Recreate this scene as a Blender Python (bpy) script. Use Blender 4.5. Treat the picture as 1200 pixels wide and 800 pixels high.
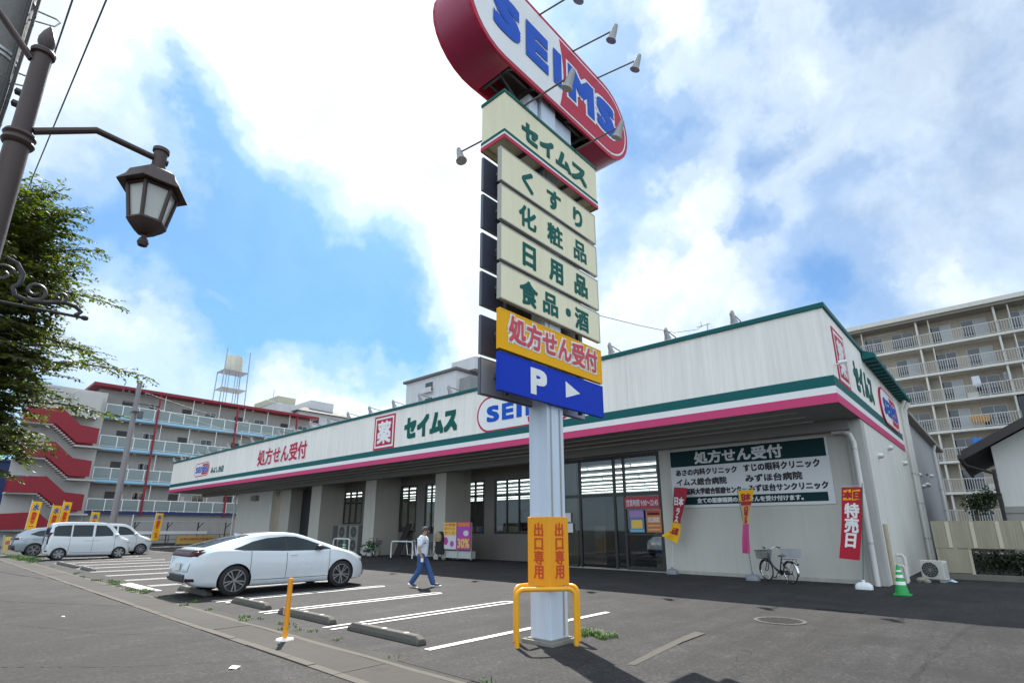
import bpy, bmesh, math, random
from mathutils import Vector as V, Matrix as M4, noise as mnoise
R = math.radians
random.seed(7)
sc = bpy.context.scene
for o in list(bpy.data.objects): bpy.data.objects.remove(o)

# ------------------------------------------------------------------ camera
cd = bpy.data.cameras.new('camera'); cam = bpy.data.objects.new('camera', cd)
sc.collection.objects.link(cam); sc.camera = cam
cd.sensor_width = 36; cd.lens = 36*621/1200; cd.shift_y = 50/1200
cd.clip_start = .05; cd.clip_end = 4000
cam.location = (0, 0, 1.62); cam.rotation_euler = (R(90+15.2), 0, R(42.2))
CAMP, CAMY = R(15.2), R(42.2)

# ------------------------------------------------------------------ sun, sky, exposure
SUN = V((-.70, .44, 1.0)).normalized()
sd = bpy.data.lights.new('sun', 'SUN'); so = bpy.data.objects.new('sun', sd); sc.collection.objects.link(so)
sd.energy = 4.9; sd.angle = R(.55); sd.color = (1, .955, .88)
so.rotation_euler = (-SUN).to_track_quat('-Z', 'Y').to_euler(); so.location = (-40, 20, 60)
sc.view_settings.view_transform = 'Standard'; sc.view_settings.look = 'None'
sc.view_settings.exposure = .92; sc.view_settings.gamma = 1.0

def nt(tree):
    N, L = tree.nodes, tree.links
    def n(t, **k):
        x = N.new(t)
        for a, b in k.items():
            if a == 'i':
                for s, v in b.items():
                    if hasattr(v, 'is_output'): L.new(v, x.inputs[s])
                    else: x.inputs[s].default_value = v
            else: setattr(x, a, b)
        return x
    def m(op, a, b=None, c=None, clamp=False):
        x = N.new('ShaderNodeMath'); x.operation = op; x.use_clamp = clamp
        for q, v in enumerate((a, b, c)):
            if v is None: continue
            if hasattr(v, 'is_output'): L.new(v, x.inputs[q])
            else: x.inputs[q].default_value = v
        return x.outputs[0]
    return N, L, n, m

w = bpy.data.worlds.new('World'); sc.world = w; w.use_nodes = True
w.node_tree.nodes.clear()
N, L, n, m = nt(w.node_tree)
el = math.asin(SUN.z)
sky = n('ShaderNodeTexSky', sky_type='NISHITA', sun_disc=False, sun_elevation=el,
        sun_rotation=math.atan2(SUN.x, SUN.y), altitude=20, air_density=1.0, dust_density=.7, ozone_density=1.6)
tc = n('ShaderNodeTexCoord'); gen = tc.outputs['Generated']
nz = n('ShaderNodeTexNoise', i={'Vector': gen, 'Scale': 3.2, 'Detail': 6.0, 'Roughness': .6})
nz.normalize = True
off = n('ShaderNodeVectorMath', operation='SUBTRACT', i={0: nz.outputs['Color'], 1: (.5, .5, .5)})
wv = n('ShaderNodeVectorMath', operation='MULTIPLY_ADD', i={0: off.outputs[0], 1: (.42, .42, .42), 2: gen})
wn = n('ShaderNodeVectorMath', operation='NORMALIZE', i={0: wv.outputs[0]}).outputs[0]
# openings (+) and banks (-) of the cloud cover: azimuth left of the street direction (deg), elevation (deg), angular size (deg), weight
CLOUDS = [(60.9, 44.4, 11.3, -0.5), (77.6, 42.8, 7.9, -0.35), (46.3, 28.7, 6.2, -0.4), (46.1, 19.8, 5.5, -0.35), (66.5, 14.8, 4.9, -0.3), (78.8, 14.6, 4.2, -0.25), (20.4, 30.3, 6.3, -0.35), (22.9, 24.0, 5.0, -0.35), (-0.8, 19.7, 3.6, -0.3), (20.1, 46.5, 3.1, -0.3), (6.1, 41.9, 4.3, -0.3), (0.9, 35.2, 4.2, -0.2), (42.2, 13.4, 17.8, -0.15), (58.8, 12.8, 7.9, -0.3), (72.8, 20.9, 1.7, -0.35), (89.6, 36.3, 5.1, -0.3), (78.7, 34.9, 3.3, 0.5), (74.3, 30.4, 5.9, 0.6), (67.2, 27.3, 7.3, 0.6), (60.5, 23.2, 6.9, 0.6), (54.7, 19.8, 4.9, 0.55), (77.7, 24.1, 5.0, 0.4), (69.5, 19.4, 6.4, 0.5), (72.9, 16.4, 4.6, 0.35), (83.1, 21.1, 3.9, 0.35), (86.8, 24.8, 3.6, 0.3), (81.5, 42.0, 1.8, 0.1), (25.4, 36.7, 4.7, 0.5), (26.9, 42.2, 3.8, 0.35), (28.5, 30.6, 4.2, 0.35), (13.2, 36.5, 2.5, 0.4), (14.2, 30.3, 2.8, 0.4), (13.3, 28.1, 2.2, 0.3), (10.2, 20.2, 4.4, 0.35), (-0.4, 40.5, 6.2, 0.28), (4.9, 30.0, 2.3, 0.25), (-2.9, 26.8, 6.3, 0.16), (5.7, 21.5, 4.7, 0.2), (85.9, 3.7, 4.0, 0.6), (28.5, 47.8, 4.2, 0.25), (14.6, 43.9, 2.7, 0.2)]
acc = None
for az, e2, rad, amp in CLOUDS:
    d = (-math.sin(R(az))*math.cos(R(e2)), math.cos(R(az))*math.cos(R(e2)), math.sin(R(e2)))
    dt = n('ShaderNodeVectorMath', operation='DOT_PRODUCT', i={0: wn, 1: d}).outputs['Value']
    k = 1/(1-math.cos(R(rad)))
    g = m('EXPONENT', m('MULTIPLY_ADD', dt, k, -k))
    acc = m('MULTIPLY', g, amp) if acc is None else m('MULTIPLY_ADD', g, amp, acc)
fb = n('ShaderNodeTexNoise', i={'Vector': gen, 'Scale': 6.0, 'Detail': 9.0, 'Roughness': .62})
fine = m('MULTIPLY_ADD', fb.outputs['Fac'], 1.0, -.5)
b = m('ADD', m('ADD', acc, .34), m('MULTIPLY', fine, .75))
ramp = n('ShaderNodeValToRGB', i={'Fac': b}).color_ramp
cr = [x for x in N if x.bl_idname == 'ShaderNodeValToRGB'][-1]
ramp.interpolation = 'EASE'
ramp.elements[0].position = .10; ramp.elements[0].color = (.04, .04, .04, 1)
ramp.elements[1].position = .95; ramp.elements[1].color = (.86, .86, .86, 1)
e = ramp.elements.new(.34); e.color = (.34, .34, .34, 1)
e = ramp.elements.new(.60); e.color = (.62, .62, .62, 1)
# cloud white, brighter towards the sun, a little grey-blue where thick
ds = n('ShaderNodeVectorMath', operation='DOT_PRODUCT', i={0: gen, 1: tuple(SUN)}).outputs['Value']
glow = m('EXPONENT', m('MULTIPLY_ADD', ds, 5.0, -5.0))
bk = n('ShaderNodeVectorMath', operation='DOT_PRODUCT', i={0: gen, 1: (.62, -.70, .35)}).outputs['Value']   # added cloud brightness behind the camera, fill for the shaded faces
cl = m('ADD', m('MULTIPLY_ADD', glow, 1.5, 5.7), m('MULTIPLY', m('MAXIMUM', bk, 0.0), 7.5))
puff = n('ShaderNodeTexNoise', i={'Vector': wn, 'Scale': 9.0, 'Detail': 8.0, 'Roughness': .6}).outputs['Fac']
thick = n('ShaderNodeMapRange', i={'Value': puff, 'From Min': .35, 'From Max': .68, 'To Min': .86, 'To Max': 1.08}).outputs[0]
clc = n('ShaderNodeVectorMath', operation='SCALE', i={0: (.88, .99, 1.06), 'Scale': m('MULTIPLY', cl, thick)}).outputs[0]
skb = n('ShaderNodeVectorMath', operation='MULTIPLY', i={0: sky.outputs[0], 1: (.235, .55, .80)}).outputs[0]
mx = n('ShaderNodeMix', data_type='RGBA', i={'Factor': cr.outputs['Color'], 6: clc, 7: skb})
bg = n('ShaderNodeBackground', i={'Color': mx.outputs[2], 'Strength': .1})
wo = n('ShaderNodeOutputWorld'); L.new(bg.outputs[0], wo.inputs[0])
w.cycles.sampling_method = 'MANUAL'; w.cycles.sample_map_resolution = 512

# ------------------------------------------------------------------ materials
MATS = {}
def mat(name, rgb, rough=.6, metal=0., vary=.12, scale=6., bump=0., spec=.5, emit=None, coat=0., streak=0., dirt=None):
    """plain procedural surface: colour with large + small noise variation, optional bump, rain streaks, dirt"""
    if name in MATS: return MATS[name]
    x = bpy.data.materials.new(name); x.use_nodes = True; x.node_tree.nodes.clear()
    N, L, n, m = nt(x.node_tree)
    p = n('ShaderNodeBsdfPrincipled', i={'Roughness': rough, 'Metallic': metal, 'Specular IOR Level': spec, 'Coat Weight': coat, 'Coat Roughness': .06})
    o = n('ShaderNodeOutputMaterial'); L.new(p.outputs[0], o.inputs[0])
    tc = n('ShaderNodeTexCoord').outputs['Object']
    a = n('ShaderNodeTexNoise', i={'Vector': tc, 'Scale': scale, 'Detail': 5.0, 'Roughness': .65}).outputs['Fac']
    b2 = n('ShaderNodeTexNoise', i={'Vector': tc, 'Scale': scale*.13, 'Detail': 3.0}).outputs['Fac']
    f = m('MULTIPLY_ADD', m('ADD', a, b2), vary, 1-vary)
    if streak:
        mp = n('ShaderNodeMapping', i={'Vector': tc, 'Scale': (2.2, 2.2, .12)}).outputs[0]
        s = n('ShaderNodeTexNoise', i={'Vector': mp, 'Scale': 1.6, 'Detail': 6.0, 'Roughness': .7}).outputs['Fac']
        s = n('ShaderNodeMapRange', i={'Value': s, 'From Min': .45, 'From Max': .75, 'To Min': 1.0, 'To Max': 1-streak}).outputs[0]
        f = m('MULTIPLY', f, s)
    col = n('ShaderNodeVectorMath', operation='SCALE', i={0: rgb, 'Scale': f}).outputs[0]
    if dirt:
        ms = n('ShaderNodeMapRange', i={'Value': a, 'From Min': .55, 'From Max': .75}).outputs[0]
        col = n('ShaderNodeMix', data_type='RGBA', i={'Factor': ms, 6: col, 7: (*dirt, 1)}).outputs[2]
    L.new(col, p.inputs['Base Color'])
    if bump:
        bp = n('ShaderNodeBump', i={'Height': a, 'Strength': bump, 'Distance': .02})
        L.new(bp.outputs[0], p.inputs['Normal'])
    rr = m('MULTIPLY_ADD', b2, .2, rough-.1, clamp=True); L.new(rr, p.inputs['Roughness'])
    if emit:
        p.inputs['Emission Color'].default_value = (*emit[0], 1); p.inputs['Emission Strength'].default_value = emit[1]
    MATS[name] = x; return x

def glass(name, tint=(.5, .55, .55), trans=.7, rough=.02):
    if name in MATS: return MATS[name]
    x = bpy.data.materials.new(name); x.use_nodes = True; x.node_tree.nodes.clear()
    N, L, n, m = nt(x.node_tree)
    t = n('ShaderNodeBsdfTransparent', i={'Color': (*tint, 1)})
    g = n('ShaderNodeBsdfGlossy', i={'Color': (.9, .95, 1, 1), 'Roughness': rough})
    bf = n('ShaderNodeNewGeometry').outputs['Backfacing']
    f = n('ShaderNodeFresnel', i={'IOR': m('MULTIPLY_ADD', bf, 1/1.5-1.5, 1.5)}).outputs[0]
    f = m('ADD', m('MULTIPLY', f, .95), 1-trans if trans < .3 else .02, clamp=True)
    s = n('ShaderNodeMixShader', i={0: f, 1: t.outputs[0], 2: g.outputs[0]})
    o = n('ShaderNodeOutputMaterial'); L.new(s.outputs[0], o.inputs[0])
    MATS[name] = x; return x

def asphalt(name, base, stain, crack=.5, agg=1.0):
    x = bpy.data.materials.new(name); x.use_nodes = True; x.node_tree.nodes.clear()
    N, L, n, m = nt(x.node_tree)
    p = n('ShaderNodeBsdfPrincipled', i={'Roughness': .85, 'Specular IOR Level': .35})
    o = n('ShaderNodeOutputMaterial'); L.new(p.outputs[0], o.inputs[0])
    tc = n('ShaderNodeTexCoord').outputs['Object']
    fine = n('ShaderNodeTexNoise', i={'Vector': tc, 'Scale': 75.0, 'Detail': 3.0, 'Roughness': .75}).outputs['Fac']
    vor = n('ShaderNodeTexVoronoi', i={'Vector': tc, 'Scale': 30.0})
    sp = n('ShaderNodeMapRange', i={'Value': n('ShaderNodeSeparateColor', i={0: vor.outputs['Color']}).outputs[0], 'From Min': .82, 'From Max': 1.0, 'To Min': 0.0, 'To Max': .9*agg}).outputs[0]
    big = n('ShaderNodeTexNoise', i={'Vector': tc, 'Scale': .45, 'Detail': 7.0, 'Roughness': .65, 'Distortion': .4}).outputs['Fac']
    mid = n('ShaderNodeTexNoise', i={'Vector': tc, 'Scale': 3.0, 'Detail': 5.0, 'Roughness': .6}).outputs['Fac']
    gr = n('ShaderNodeTexNoise', i={'Vector': tc, 'Scale': 24.0, 'Detail': 4.0, 'Roughness': .8}).outputs['Fac']
    gr2 = n('ShaderNodeMapRange', i={'Value': gr, 'From Min': .36, 'From Max': .68, 'To Min': .45, 'To Max': 1.65}).outputs[0]
    f = m('MULTIPLY', gr2, m('ADD', m('MULTIPLY_ADD', fine, 1.2*agg, .38), sp))
    tm = n('ShaderNodeTexNoise', i={'Vector': n('ShaderNodeMapping', i={'Vector': tc, 'Scale': (2.4, .22, 1.0), 'Rotation': (0, 0, .12)}).outputs[0], 'Scale': 1.3, 'Detail': 6.0, 'Roughness': .65}).outputs['Fac']
    f = m('MULTIPLY', f, n('ShaderNodeMapRange', i={'Value': tm, 'From Min': .38, 'From Max': .62, 'To Min': 1.12, 'To Max': .74}).outputs[0])
    f = m('MULTIPLY', f, m('MULTIPLY_ADD', big, 1.7, .15))
    f = m('MULTIPLY', f, m('MULTIPLY_ADD', mid, .9, .55))
    col = n('ShaderNodeVectorMath', operation='SCALE', i={0: base, 'Scale': f}).outputs[0]
    sm = n('ShaderNodeMapRange', i={'Value': n('ShaderNodeTexNoise', i={'Vector': tc, 'Scale': .8, 'Detail': 4.0}).outputs['Fac'], 'From Min': .52, 'From Max': .66, 'To Min': 0.0, 'To Max': .72}).outputs[0]
    col = n('ShaderNodeMix', data_type='RGBA', i={'Factor': sm, 6: col, 7: (*stain, 1)}).outputs[2]
    wv = n('ShaderNodeVectorMath', operation='MULTIPLY_ADD', i={0: n('ShaderNodeTexNoise', i={'Vector': tc, 'Scale': 1.6, 'Detail': 4.0}).outputs['Color'], 1: (1.0, 1.0, 0), 2: tc}).outputs[0]
    ed = n('ShaderNodeTexVoronoi', feature='DISTANCE_TO_EDGE', i={'Vector': wv, 'Scale': .26}).outputs['Distance']
    ck = n('ShaderNodeMapRange', i={'Value': ed, 'From Min': 0.0, 'From Max': .006, 'To Min': crack, 'To Max': 0.0}).outputs[0]
    ck = m('MULTIPLY', ck, n('ShaderNodeMapRange', i={'Value': mid, 'From Min': .45, 'From Max': .6}).outputs[0])
    col = n('ShaderNodeMix', data_type='RGBA', i={'Factor': ck, 6: col, 7: (.012, .012, .012, 1)}).outputs[2]
    L.new(col, p.inputs['Base Color'])
    bp = n('ShaderNodeBump', i={'Height': m('MULTIPLY_ADD', ck, -2.0, m('ADD', fine, mid)), 'Strength': .6, 'Distance': .014})
    L.new(bp.outputs[0], p.inputs['Normal'])
    MATS[name] = x; return x

def paint_line():
    x = bpy.data.materials.new('worn_white_paint'); x.use_nodes = True; x.node_tree.nodes.clear()
    N, L, n, m = nt(x.node_tree)
    p = n('ShaderNodeBsdfPrincipled', i={'Roughness': .7})
    o = n('ShaderNodeOutputMaterial'); L.new(p.outputs[0], o.inputs[0])
    tc = n('ShaderNodeTexCoord').outputs['Object']
    a = n('ShaderNodeTexNoise', i={'Vector': tc, 'Scale': 4.5, 'Detail': 12.0, 'Roughness': .78}).outputs['Fac']
    f = n('ShaderNodeMapRange', i={'Value': a, 'From Min': .57, 'From Max': .70}).outputs[0]
    col = n('ShaderNodeMix', data_type='RGBA', i={'Factor': f, 6: (.66, .65, .63, 1), 7: (.2, .195, .19, 1)}).outputs[2]
    L.new(col, p.inputs['Base Color']); return x

def siding(name, rgb, axis, pitch=.33):
    """vertical sheet siding with rain streaks (axis 0: ribs step along X, 1: along Y)"""
    x = bpy.data.materials.new(name); x.use_nodes = True; x.node_tree.nodes.clear()
    N, L, n, m = nt(x.node_tree)
    p = n('ShaderNodeBsdfPrincipled', i={'Roughness': .55})
    o = n('ShaderNodeOutputMaterial'); L.new(p.outputs[0], o.inputs[0])
    tc = n('ShaderNodeTexCoord').outputs['Object']
    s = n('ShaderNodeSeparateXYZ', i={0: tc}).outputs[axis]
    fr = m('FRACT', m('DIVIDE', s, pitch))
    gr = n('ShaderNodeMapRange', i={'Value': m('ABSOLUTE', m('SUBTRACT', fr, .5)), 'From Min': .44, 'From Max': .5}).outputs[0]
    mp = n('ShaderNodeMapping', i={'Vector': tc, 'Scale': (3.0, 3.0, .10)}).outputs[0]
    st = n('ShaderNodeTexNoise', i={'Vector': mp, 'Scale': 2.0, 'Detail': 7.0, 'Roughness': .72}).outputs['Fac']
    st = n('ShaderNodeMapRange', i={'Value': st, 'From Min': .4, 'From Max': .8, 'To Min': 1.03, 'To Max': .82}).outputs[0]
    big = n('ShaderNodeTexNoise', i={'Vector': tc, 'Scale': .5, 'Detail': 4.0}).outputs['Fac']
    f = m('MULTIPLY', st, m('MULTIPLY_ADD', big, .14, .93))
    f = m('MULTIPLY', f, m('MULTIPLY_ADD', gr, -.05, 1.0))
    col = n('ShaderNodeVectorMath', operation='SCALE', i={0: rgb, 'Scale': f}).outputs[0]
    L.new(col, p.inputs['Base Color'])
    bp = n('ShaderNodeBump', i={'Height': m('MULTIPLY', gr, -1.0), 'Strength': .18, 'Distance': .012}); L.new(bp.outputs[0], p.inputs['Normal'])
    return x

# ------------------------------------------------------------------ mesh builder
def wl(o):
    v = V((0, 0, 0))
    while o: v = v+o.location; o = o.parent
    return v
class MB:
    def __init__(s): s.v = []; s.f = []; s.mi = []; s.sm = []; s.cur = 0
    def add(s, vs, fs, smooth=False):
        b = len(s.v); s.v += [tuple(q) for q in vs]
        for f in fs: s.f.append([b+i for i in f]); s.mi.append(s.cur); s.sm.append(smooth)
        return s
    def box(s, x0, x1, y0, y1, z0, z1):
        if x0 > x1: x0, x1 = x1, x0
        if y0 > y1: y0, y1 = y1, y0
        if z0 > z1: z0, z1 = z1, z0
        return s.add([(x0,y0,z0),(x1,y0,z0),(x1,y1,z0),(x0,y1,z0),(x0,y0,z1),(x1,y0,z1),(x1,y1,z1),(x0,y1,z1)],
              [(0,3,2,1),(4,5,6,7),(0,1,5,4),(1,2,6,5),(2,3,7,6),(3,0,4,7)])
    def tube(s, pts, r, k=8, cap=True, smooth=True):
        pts = [V(p) for p in pts]; rr = r if isinstance(r, (list, tuple)) else [r]*len(pts)
        vs = []; up = None
        for i, p in enumerate(pts):
            t = (pts[min(i+1, len(pts)-1)]-pts[max(i-1, 0)])
            t = t.normalized() if t.length > 1e-9 else V((0,0,1))
            if up is None:
                up = V((0,0,1)) if abs(t.z) < .9 else V((1,0,0))
            a = (up-t*up.dot(t)); a = a.normalized() if a.length > 1e-6 else t.orthogonal().normalized(); up = a
            c = t.cross(a)
            vs += [p+(a*math.cos(2*math.pi*j/k)+c*math.sin(2*math.pi*j/k))*rr[i] for j in range(k)]
        fs = [(i*k+j, i*k+(j+1)%k, (i+1)*k+(j+1)%k, (i+1)*k+j) for i in range(len(pts)-1) for j in range(k)]
        s.add(vs, fs, smooth)
        if cap:
            q = len(pts)-1
            s.add(vs[:k], [tuple(range(k))[::-1]]); s.add(vs[q*k:], [tuple(range(k))])
        return s
    def lathe(s, prof, c=(0,0,0), k=16, axis='Z', smooth=True):
        vs = []
        for r, h in prof:
            for j in range(k):
                a = 2*math.pi*j/k; x, y = r*math.cos(a), r*math.sin(a)
                q = (x, y, h) if axis == 'Z' else ((h, x, y) if axis == 'X' else (y, h, x))
                vs.append((q[0]+c[0], q[1]+c[1], q[2]+c[2]))
        fs = [(i*k+j, i*k+(j+1)%k, (i+1)*k+(j+1)%k, (i+1)*k+j) for i in range(len(prof)-1) for j in range(k)]
        return s.add(vs, fs, smooth)
    def poly(s, fr, pts, d0=0., d1=None):
        """flat outline pts in frame fr=(origin,u,v); d1: extruded from depth d0 to d1 along the normal"""
        o, u, v = (V(q) for q in fr); nn = u.cross(v)
        A = [o+u*a+v*b+nn*d0 for a, b in pts]; k = len(pts)
        if d1 is None: return s.add(A, [tuple(range(k))])
        B = [o+u*a+v*b+nn*d1 for a, b in pts]
        return s.add(A+B, [tuple(range(k))[::-1], tuple(range(k, 2*k))]+[(i, (i+1)%k, k+(i+1)%k, k+i) for i in range(k)])
    def rect(s, fr, a0, a1, b0, b1, d0=0., d1=None): return s.poly(fr, [(a0,b0),(a1,b0),(a1,b1),(a0,b1)], d0, d1)
    def build(s, name, mats, parent=None, bevel=0, ang=35, loc=None):
        me = bpy.data.meshes.new(name); base = wl(parent)
        org = base if loc is None else V(loc)
        me.from_pydata([(x-org.x, y-org.y, z-org.z) for x, y, z in s.v], [], s.f); me.update()
        for x in (mats if isinstance(mats, (list, tuple)) else [mats]): me.materials.append(x)
        me.polygons.foreach_set('material_index', s.mi); me.polygons.foreach_set('use_smooth', s.sm)
        if any(s.sm): me.set_sharp_from_angle(angle=R(ang))
        o = bpy.data.objects.new(name, me); sc.collection.objects.link(o)
        if parent: o.parent = parent
        o.location = org-base
        if bevel:
            b = o.modifiers.new('bevel', 'BEVEL'); b.width = bevel; b.segments = 2; b.limit_method = 'ANGLE'; b.angle_limit = R(50)
        return o
def tag(o, label=None, cat=None, group=None, kind=None):
    for k, v in (('label', label), ('category', cat), ('group', group), ('kind', kind)):
        if v: o[k] = v
    return o
def thing(name, loc, label, cat, group=None):
    o = bpy.data.objects.new(name, None); o.empty_display_size = .2; sc.collection.objects.link(o); o.location = loc
    return tag(o, label, cat, group)
def copy_tree(o, parent=None):
    c = o.copy(); sc.collection.objects.link(c); c.parent = parent
    for ch in list(o.children): copy_tree(ch, c)
    return c
def FY(y): return ((0, y, 0), (1, 0, 0), (0, 0, 1))          # faces the street (-Y)
def FX(x): return ((x, 0, 0), (0, 1, 0), (0, 0, 1))          # faces along the street (+X)
def FN(x): return ((x, 0, 0), (0, -1, 0), (0, 0, 1))         # faces -X (u runs along -Y)
_tc = {}
def glyphs(body, sp=1.0):
    if (body, sp) in _tc: return _tc[body, sp]
    cu = bpy.data.curves.new('t', 'FONT'); cu.body = body; cu.resolution_u = 3; cu.space_line = sp; cu.align_x = 'CENTER' if '\n' in body else 'LEFT'
    ob = bpy.data.objects.new('t', cu); sc.collection.objects.link(ob)
    me = bpy.data.meshes.new_from_object(ob.evaluated_get(bpy.context.evaluated_depsgraph_get()))
    vs = [(q.co.x, q.co.y) for q in me.vertices]; fs = [tuple(p.vertices) for p in me.polygons]
    bpy.data.objects.remove(ob); bpy.data.curves.remove(cu); bpy.data.meshes.remove(me)
    _tc[body, sp] = (vs, fs); return vs, fs
def write(mb, body, fr, a0, b0, wd, h, bold=0., d=.004, sp=1.0, ring2=False, map=None):
    """letters filling the box a0..a0+wd, b0..b0+h of frame fr; bold in metres thickens the strokes"""
    vs, fs = glyphs(body, sp)
    xs = [q[0] for q in vs]; ys = [q[1] for q in vs]; x0, x1, y0, y1 = min(xs), max(xs), min(ys), max(ys)
    o, u, v = (V(q) for q in fr); nn = u.cross(v)
    sh = [(0, 0)]
    if bold:
        for rr in ((1, .55) if ring2 else (1,)):
            sh += [(i*bold*rr, j*bold*rr) for i, j in ((-1,-1),(0,-1),(1,-1),(1,0),(1,1),(0,1),(-1,1),(-1,0))]
    for q, (dx, dy) in enumerate(sh):
        P = []
        for x, y in vs:
            a = (x-x0)/(x1-x0)*wd; c = (y-y0)/(y1-y0)*h
            dd = d+q*.0003
            if map: P.append(map(a0+a+dx, b0+c+dy, dd))
            else: P.append(o+u*(a0+a+dx)+v*(b0+c+dy)+nn*dd)
        mb.add(P, fs)
    return mb
def text(name, body, fr, a0, b0, wd, h, m_, parent, bold=0., d=.004, sp=1.0, ring2=False):
    return write(MB(), body, fr, a0, b0, wd, h, bold, d, sp, ring2).build(name, m_, parent)
# ================================================================== THE GROUND
def struct(o): o['kind'] = 'structure'; return o
A_lot = asphalt('lot_asphalt', (.026, .0242, .0245), (.0145, .0138, .0138), .8, 1.0)
A_walk = asphalt('pavement_asphalt', (.033, .0298, .0272), (.020, .0185, .0172), .5, .85)
A_patch = asphalt('patch_asphalt', (.028, .0265, .0265), (.018, .0175, .0175), .6, .9)
conc = mat('kerb_concrete', (.08, .071, .058), .9, vary=.6, scale=6, bump=.8, dirt=(.05, .045, .038))
gutc = mat('gutter_concrete', (.036, .0315, .0265), .9, vary=.55, scale=2.5, bump=.6, dirt=(.018, .016, .014))
struct(MB().add([(-900,-300,0),(300,-300,0),(300,900,0),(-900,900,0)], [(0,1,2,3)]).build('ground', A_lot))
struct(MB().add([(-300,-30,.004),(30,-30,.004),(30,3.58,.004),(-300,3.58,.004)], [(0,1,2,3)]).build('pavement', A_walk))
k = MB()
x = -120.
while x < 6:
    k.box(x, x+.594, 3.58+.004, 3.70, -.05, .016+random.uniform(-.006,.006)); x += .6
struct(k.build('kerb_stones', conc))
g = MB()
x = -120.
while x < 6:
    g.box(x, x+1.99, 3.705, 4.30, -.05, .012+random.uniform(-.003,.003)); x += 2.
struct(g.build('gutter', gutc))
dirtm = mat('dirt', (.036, .032, .027), .95, vary=.55, scale=9, bump=.9, dirt=(.02,.018,.016))
# dirty verge between the gutter and the wheel stops: uneven outline
rr = random.Random(5); top = []; bot = []
for i in range(140):
    xx = -70+i*.47; top.append((xx, 4.62+.22*mnoise.noise((xx*.6, 3, 0))+.08*mnoise.noise((xx*3, 1, 0)))); bot.append((xx, 4.305))
struct(MB().poly(((0,0,0),(1,0,0),(0,1,0)), bot+top[::-1], .004).build('dirt_verge', dirtm))
# older, darker patch in front of the pylon, with the pale joint strip seen in the photo
struct(MB().poly(((0,0,0),(1,0,0),(0,1,0)), [(-6.05,4.5),(-1.2,4.5),(-2.3,6.4),(-4.2,8.1),(-5.0,9.0),(-6.05,9.2)], .008).build('asphalt_patch', A_patch))
struct(MB().poly(((0,0,0),(1,0,0),(0,1,0)), [(-3.78,6.25),(-3.68,6.3),(-3.86,8.0),(-3.88,8.86),(-4.07,8.9),(-4.0,8.05),(-3.93,7.4)], .012).build('worn_joint', mat('joint_concrete', (.06,.054,.046), .9, vary=.5, scale=8, bump=.4)))
ln = paint_line()
FG = ((0,0,0),(1,0,0),(0,1,0))
def hair(mb, x, y0=5.05, y1=9.62, gap=.26, lw=.085):
    r = gap/2
    out = [(x-r-lw/2, y0)]+[(x+(r+lw/2)*math.cos(math.pi-math.pi*i/8), y1-r+(r+lw/2)*math.sin(math.pi*i/8)) for i in range(9)]+[(x+r+lw/2, y0)]
    inn = [(x+r-lw/2, y0)]+[(x+(r-lw/2)*math.cos(math.pi*i/8), y1-r+(r-lw/2)*math.sin(math.pi*i/8)) for i in range(9)]+[(x-r+lw/2, y0)]
    mb.poly(FG, out+inn, .008)
mk = MB()
mk.rect(FG, -6.32, -6.19, 5.15, 9.75, .008)
for i in range(13):
    hair(mk, -8.75-2.52*i)
mk.rect(FG, -20.3, -17.2, 4.62, 4.95, .008)
for x in (-24.6, -22.4): mk.rect(FG, x, x+1.3, 9.9, 10.1, .008)
struct(mk.build('parking_lines', ln))
# second row of bays deeper in the lot, far left
mk = MB()
for i in range(6): mk.rect(FG, -44-2.6*i, -43.88-2.6*i, 11.8, 16.3, .008)
struct(mk.build('far_parking_lines', ln))

# wheel stops: one concrete bar each
stopm = mat('stop_concrete', (.10, .092, .08), .9, vary=.45, scale=9, bump=.7, dirt=(.06, .055, .045))
def wheel_stop(x0, x1, y, lab):
    prof = [(-.075,0),(.075,0),(.07,.06),(.045,.125),(-.045,.125),(-.07,.06)]
    mb = MB(); k = 6; L = x1-x0
    secs = [(0, 1, .62), (.10, 1, 1)]+[(.1+(L-.2)*i/5, 1, 1) for i in range(1, 6)]+[(L, 1, .62)]
    vs = [(x0+s, y+p[0]*1.15, p[1]*hh) for s, _, hh in secs for p in prof]
    fs = [(i*k+j, i*k+(j+1)%k, (i+1)*k+(j+1)%k, (i+1)*k+j) for i in range(len(secs)-1) for j in range(k)]
    fs += [tuple(range(k))[::-1], tuple(range((len(secs)-1)*k, len(secs)*k))]
    mb.add(vs, fs)
    o = mb.build('wheel_stop', stopm, loc=((x0+x1)/2, y, 0), bevel=.012)
    tag(o, lab, 'wheel stop', 'concrete wheel stops at the ends of the bays')
    for q in (.2, .5, .8):       # white studs set on top
        MB().lathe([(0,.131),(.035,.131),(.05,.12)], (x0+L*q, y, 0), 10).build('stud', mat('stud_paint', (.5,.48,.42), .7, vary=.3), o)
wheel_stop(-8.42, -6.55, 5.3, 'long weathered concrete wheel stop nearest the sign pylon')
wheel_stop(-11.0, -9.05, 5.32, 'weathered concrete wheel stop just behind the orange bollard')
wheel_stop(-13.35, -11.65, 5.34, 'weathered concrete wheel stop on the pylon side of the white hatchback')
wheel_stop(-17.1, -15.0, 5.36, 'concrete wheel stop right under the rear of the white hatchback')
for i, x in enumerate((-19.6, -22.1)): pass
wheel_stop(-28.6, -26.6, 5.2, 'mossy concrete wheel stop between the white hatchback and the white box van, nearer the hatchback')
wheel_stop(-33.6, -29.4, 5.15, 'long concrete wheel stop beside the rear of the white box van')

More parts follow.
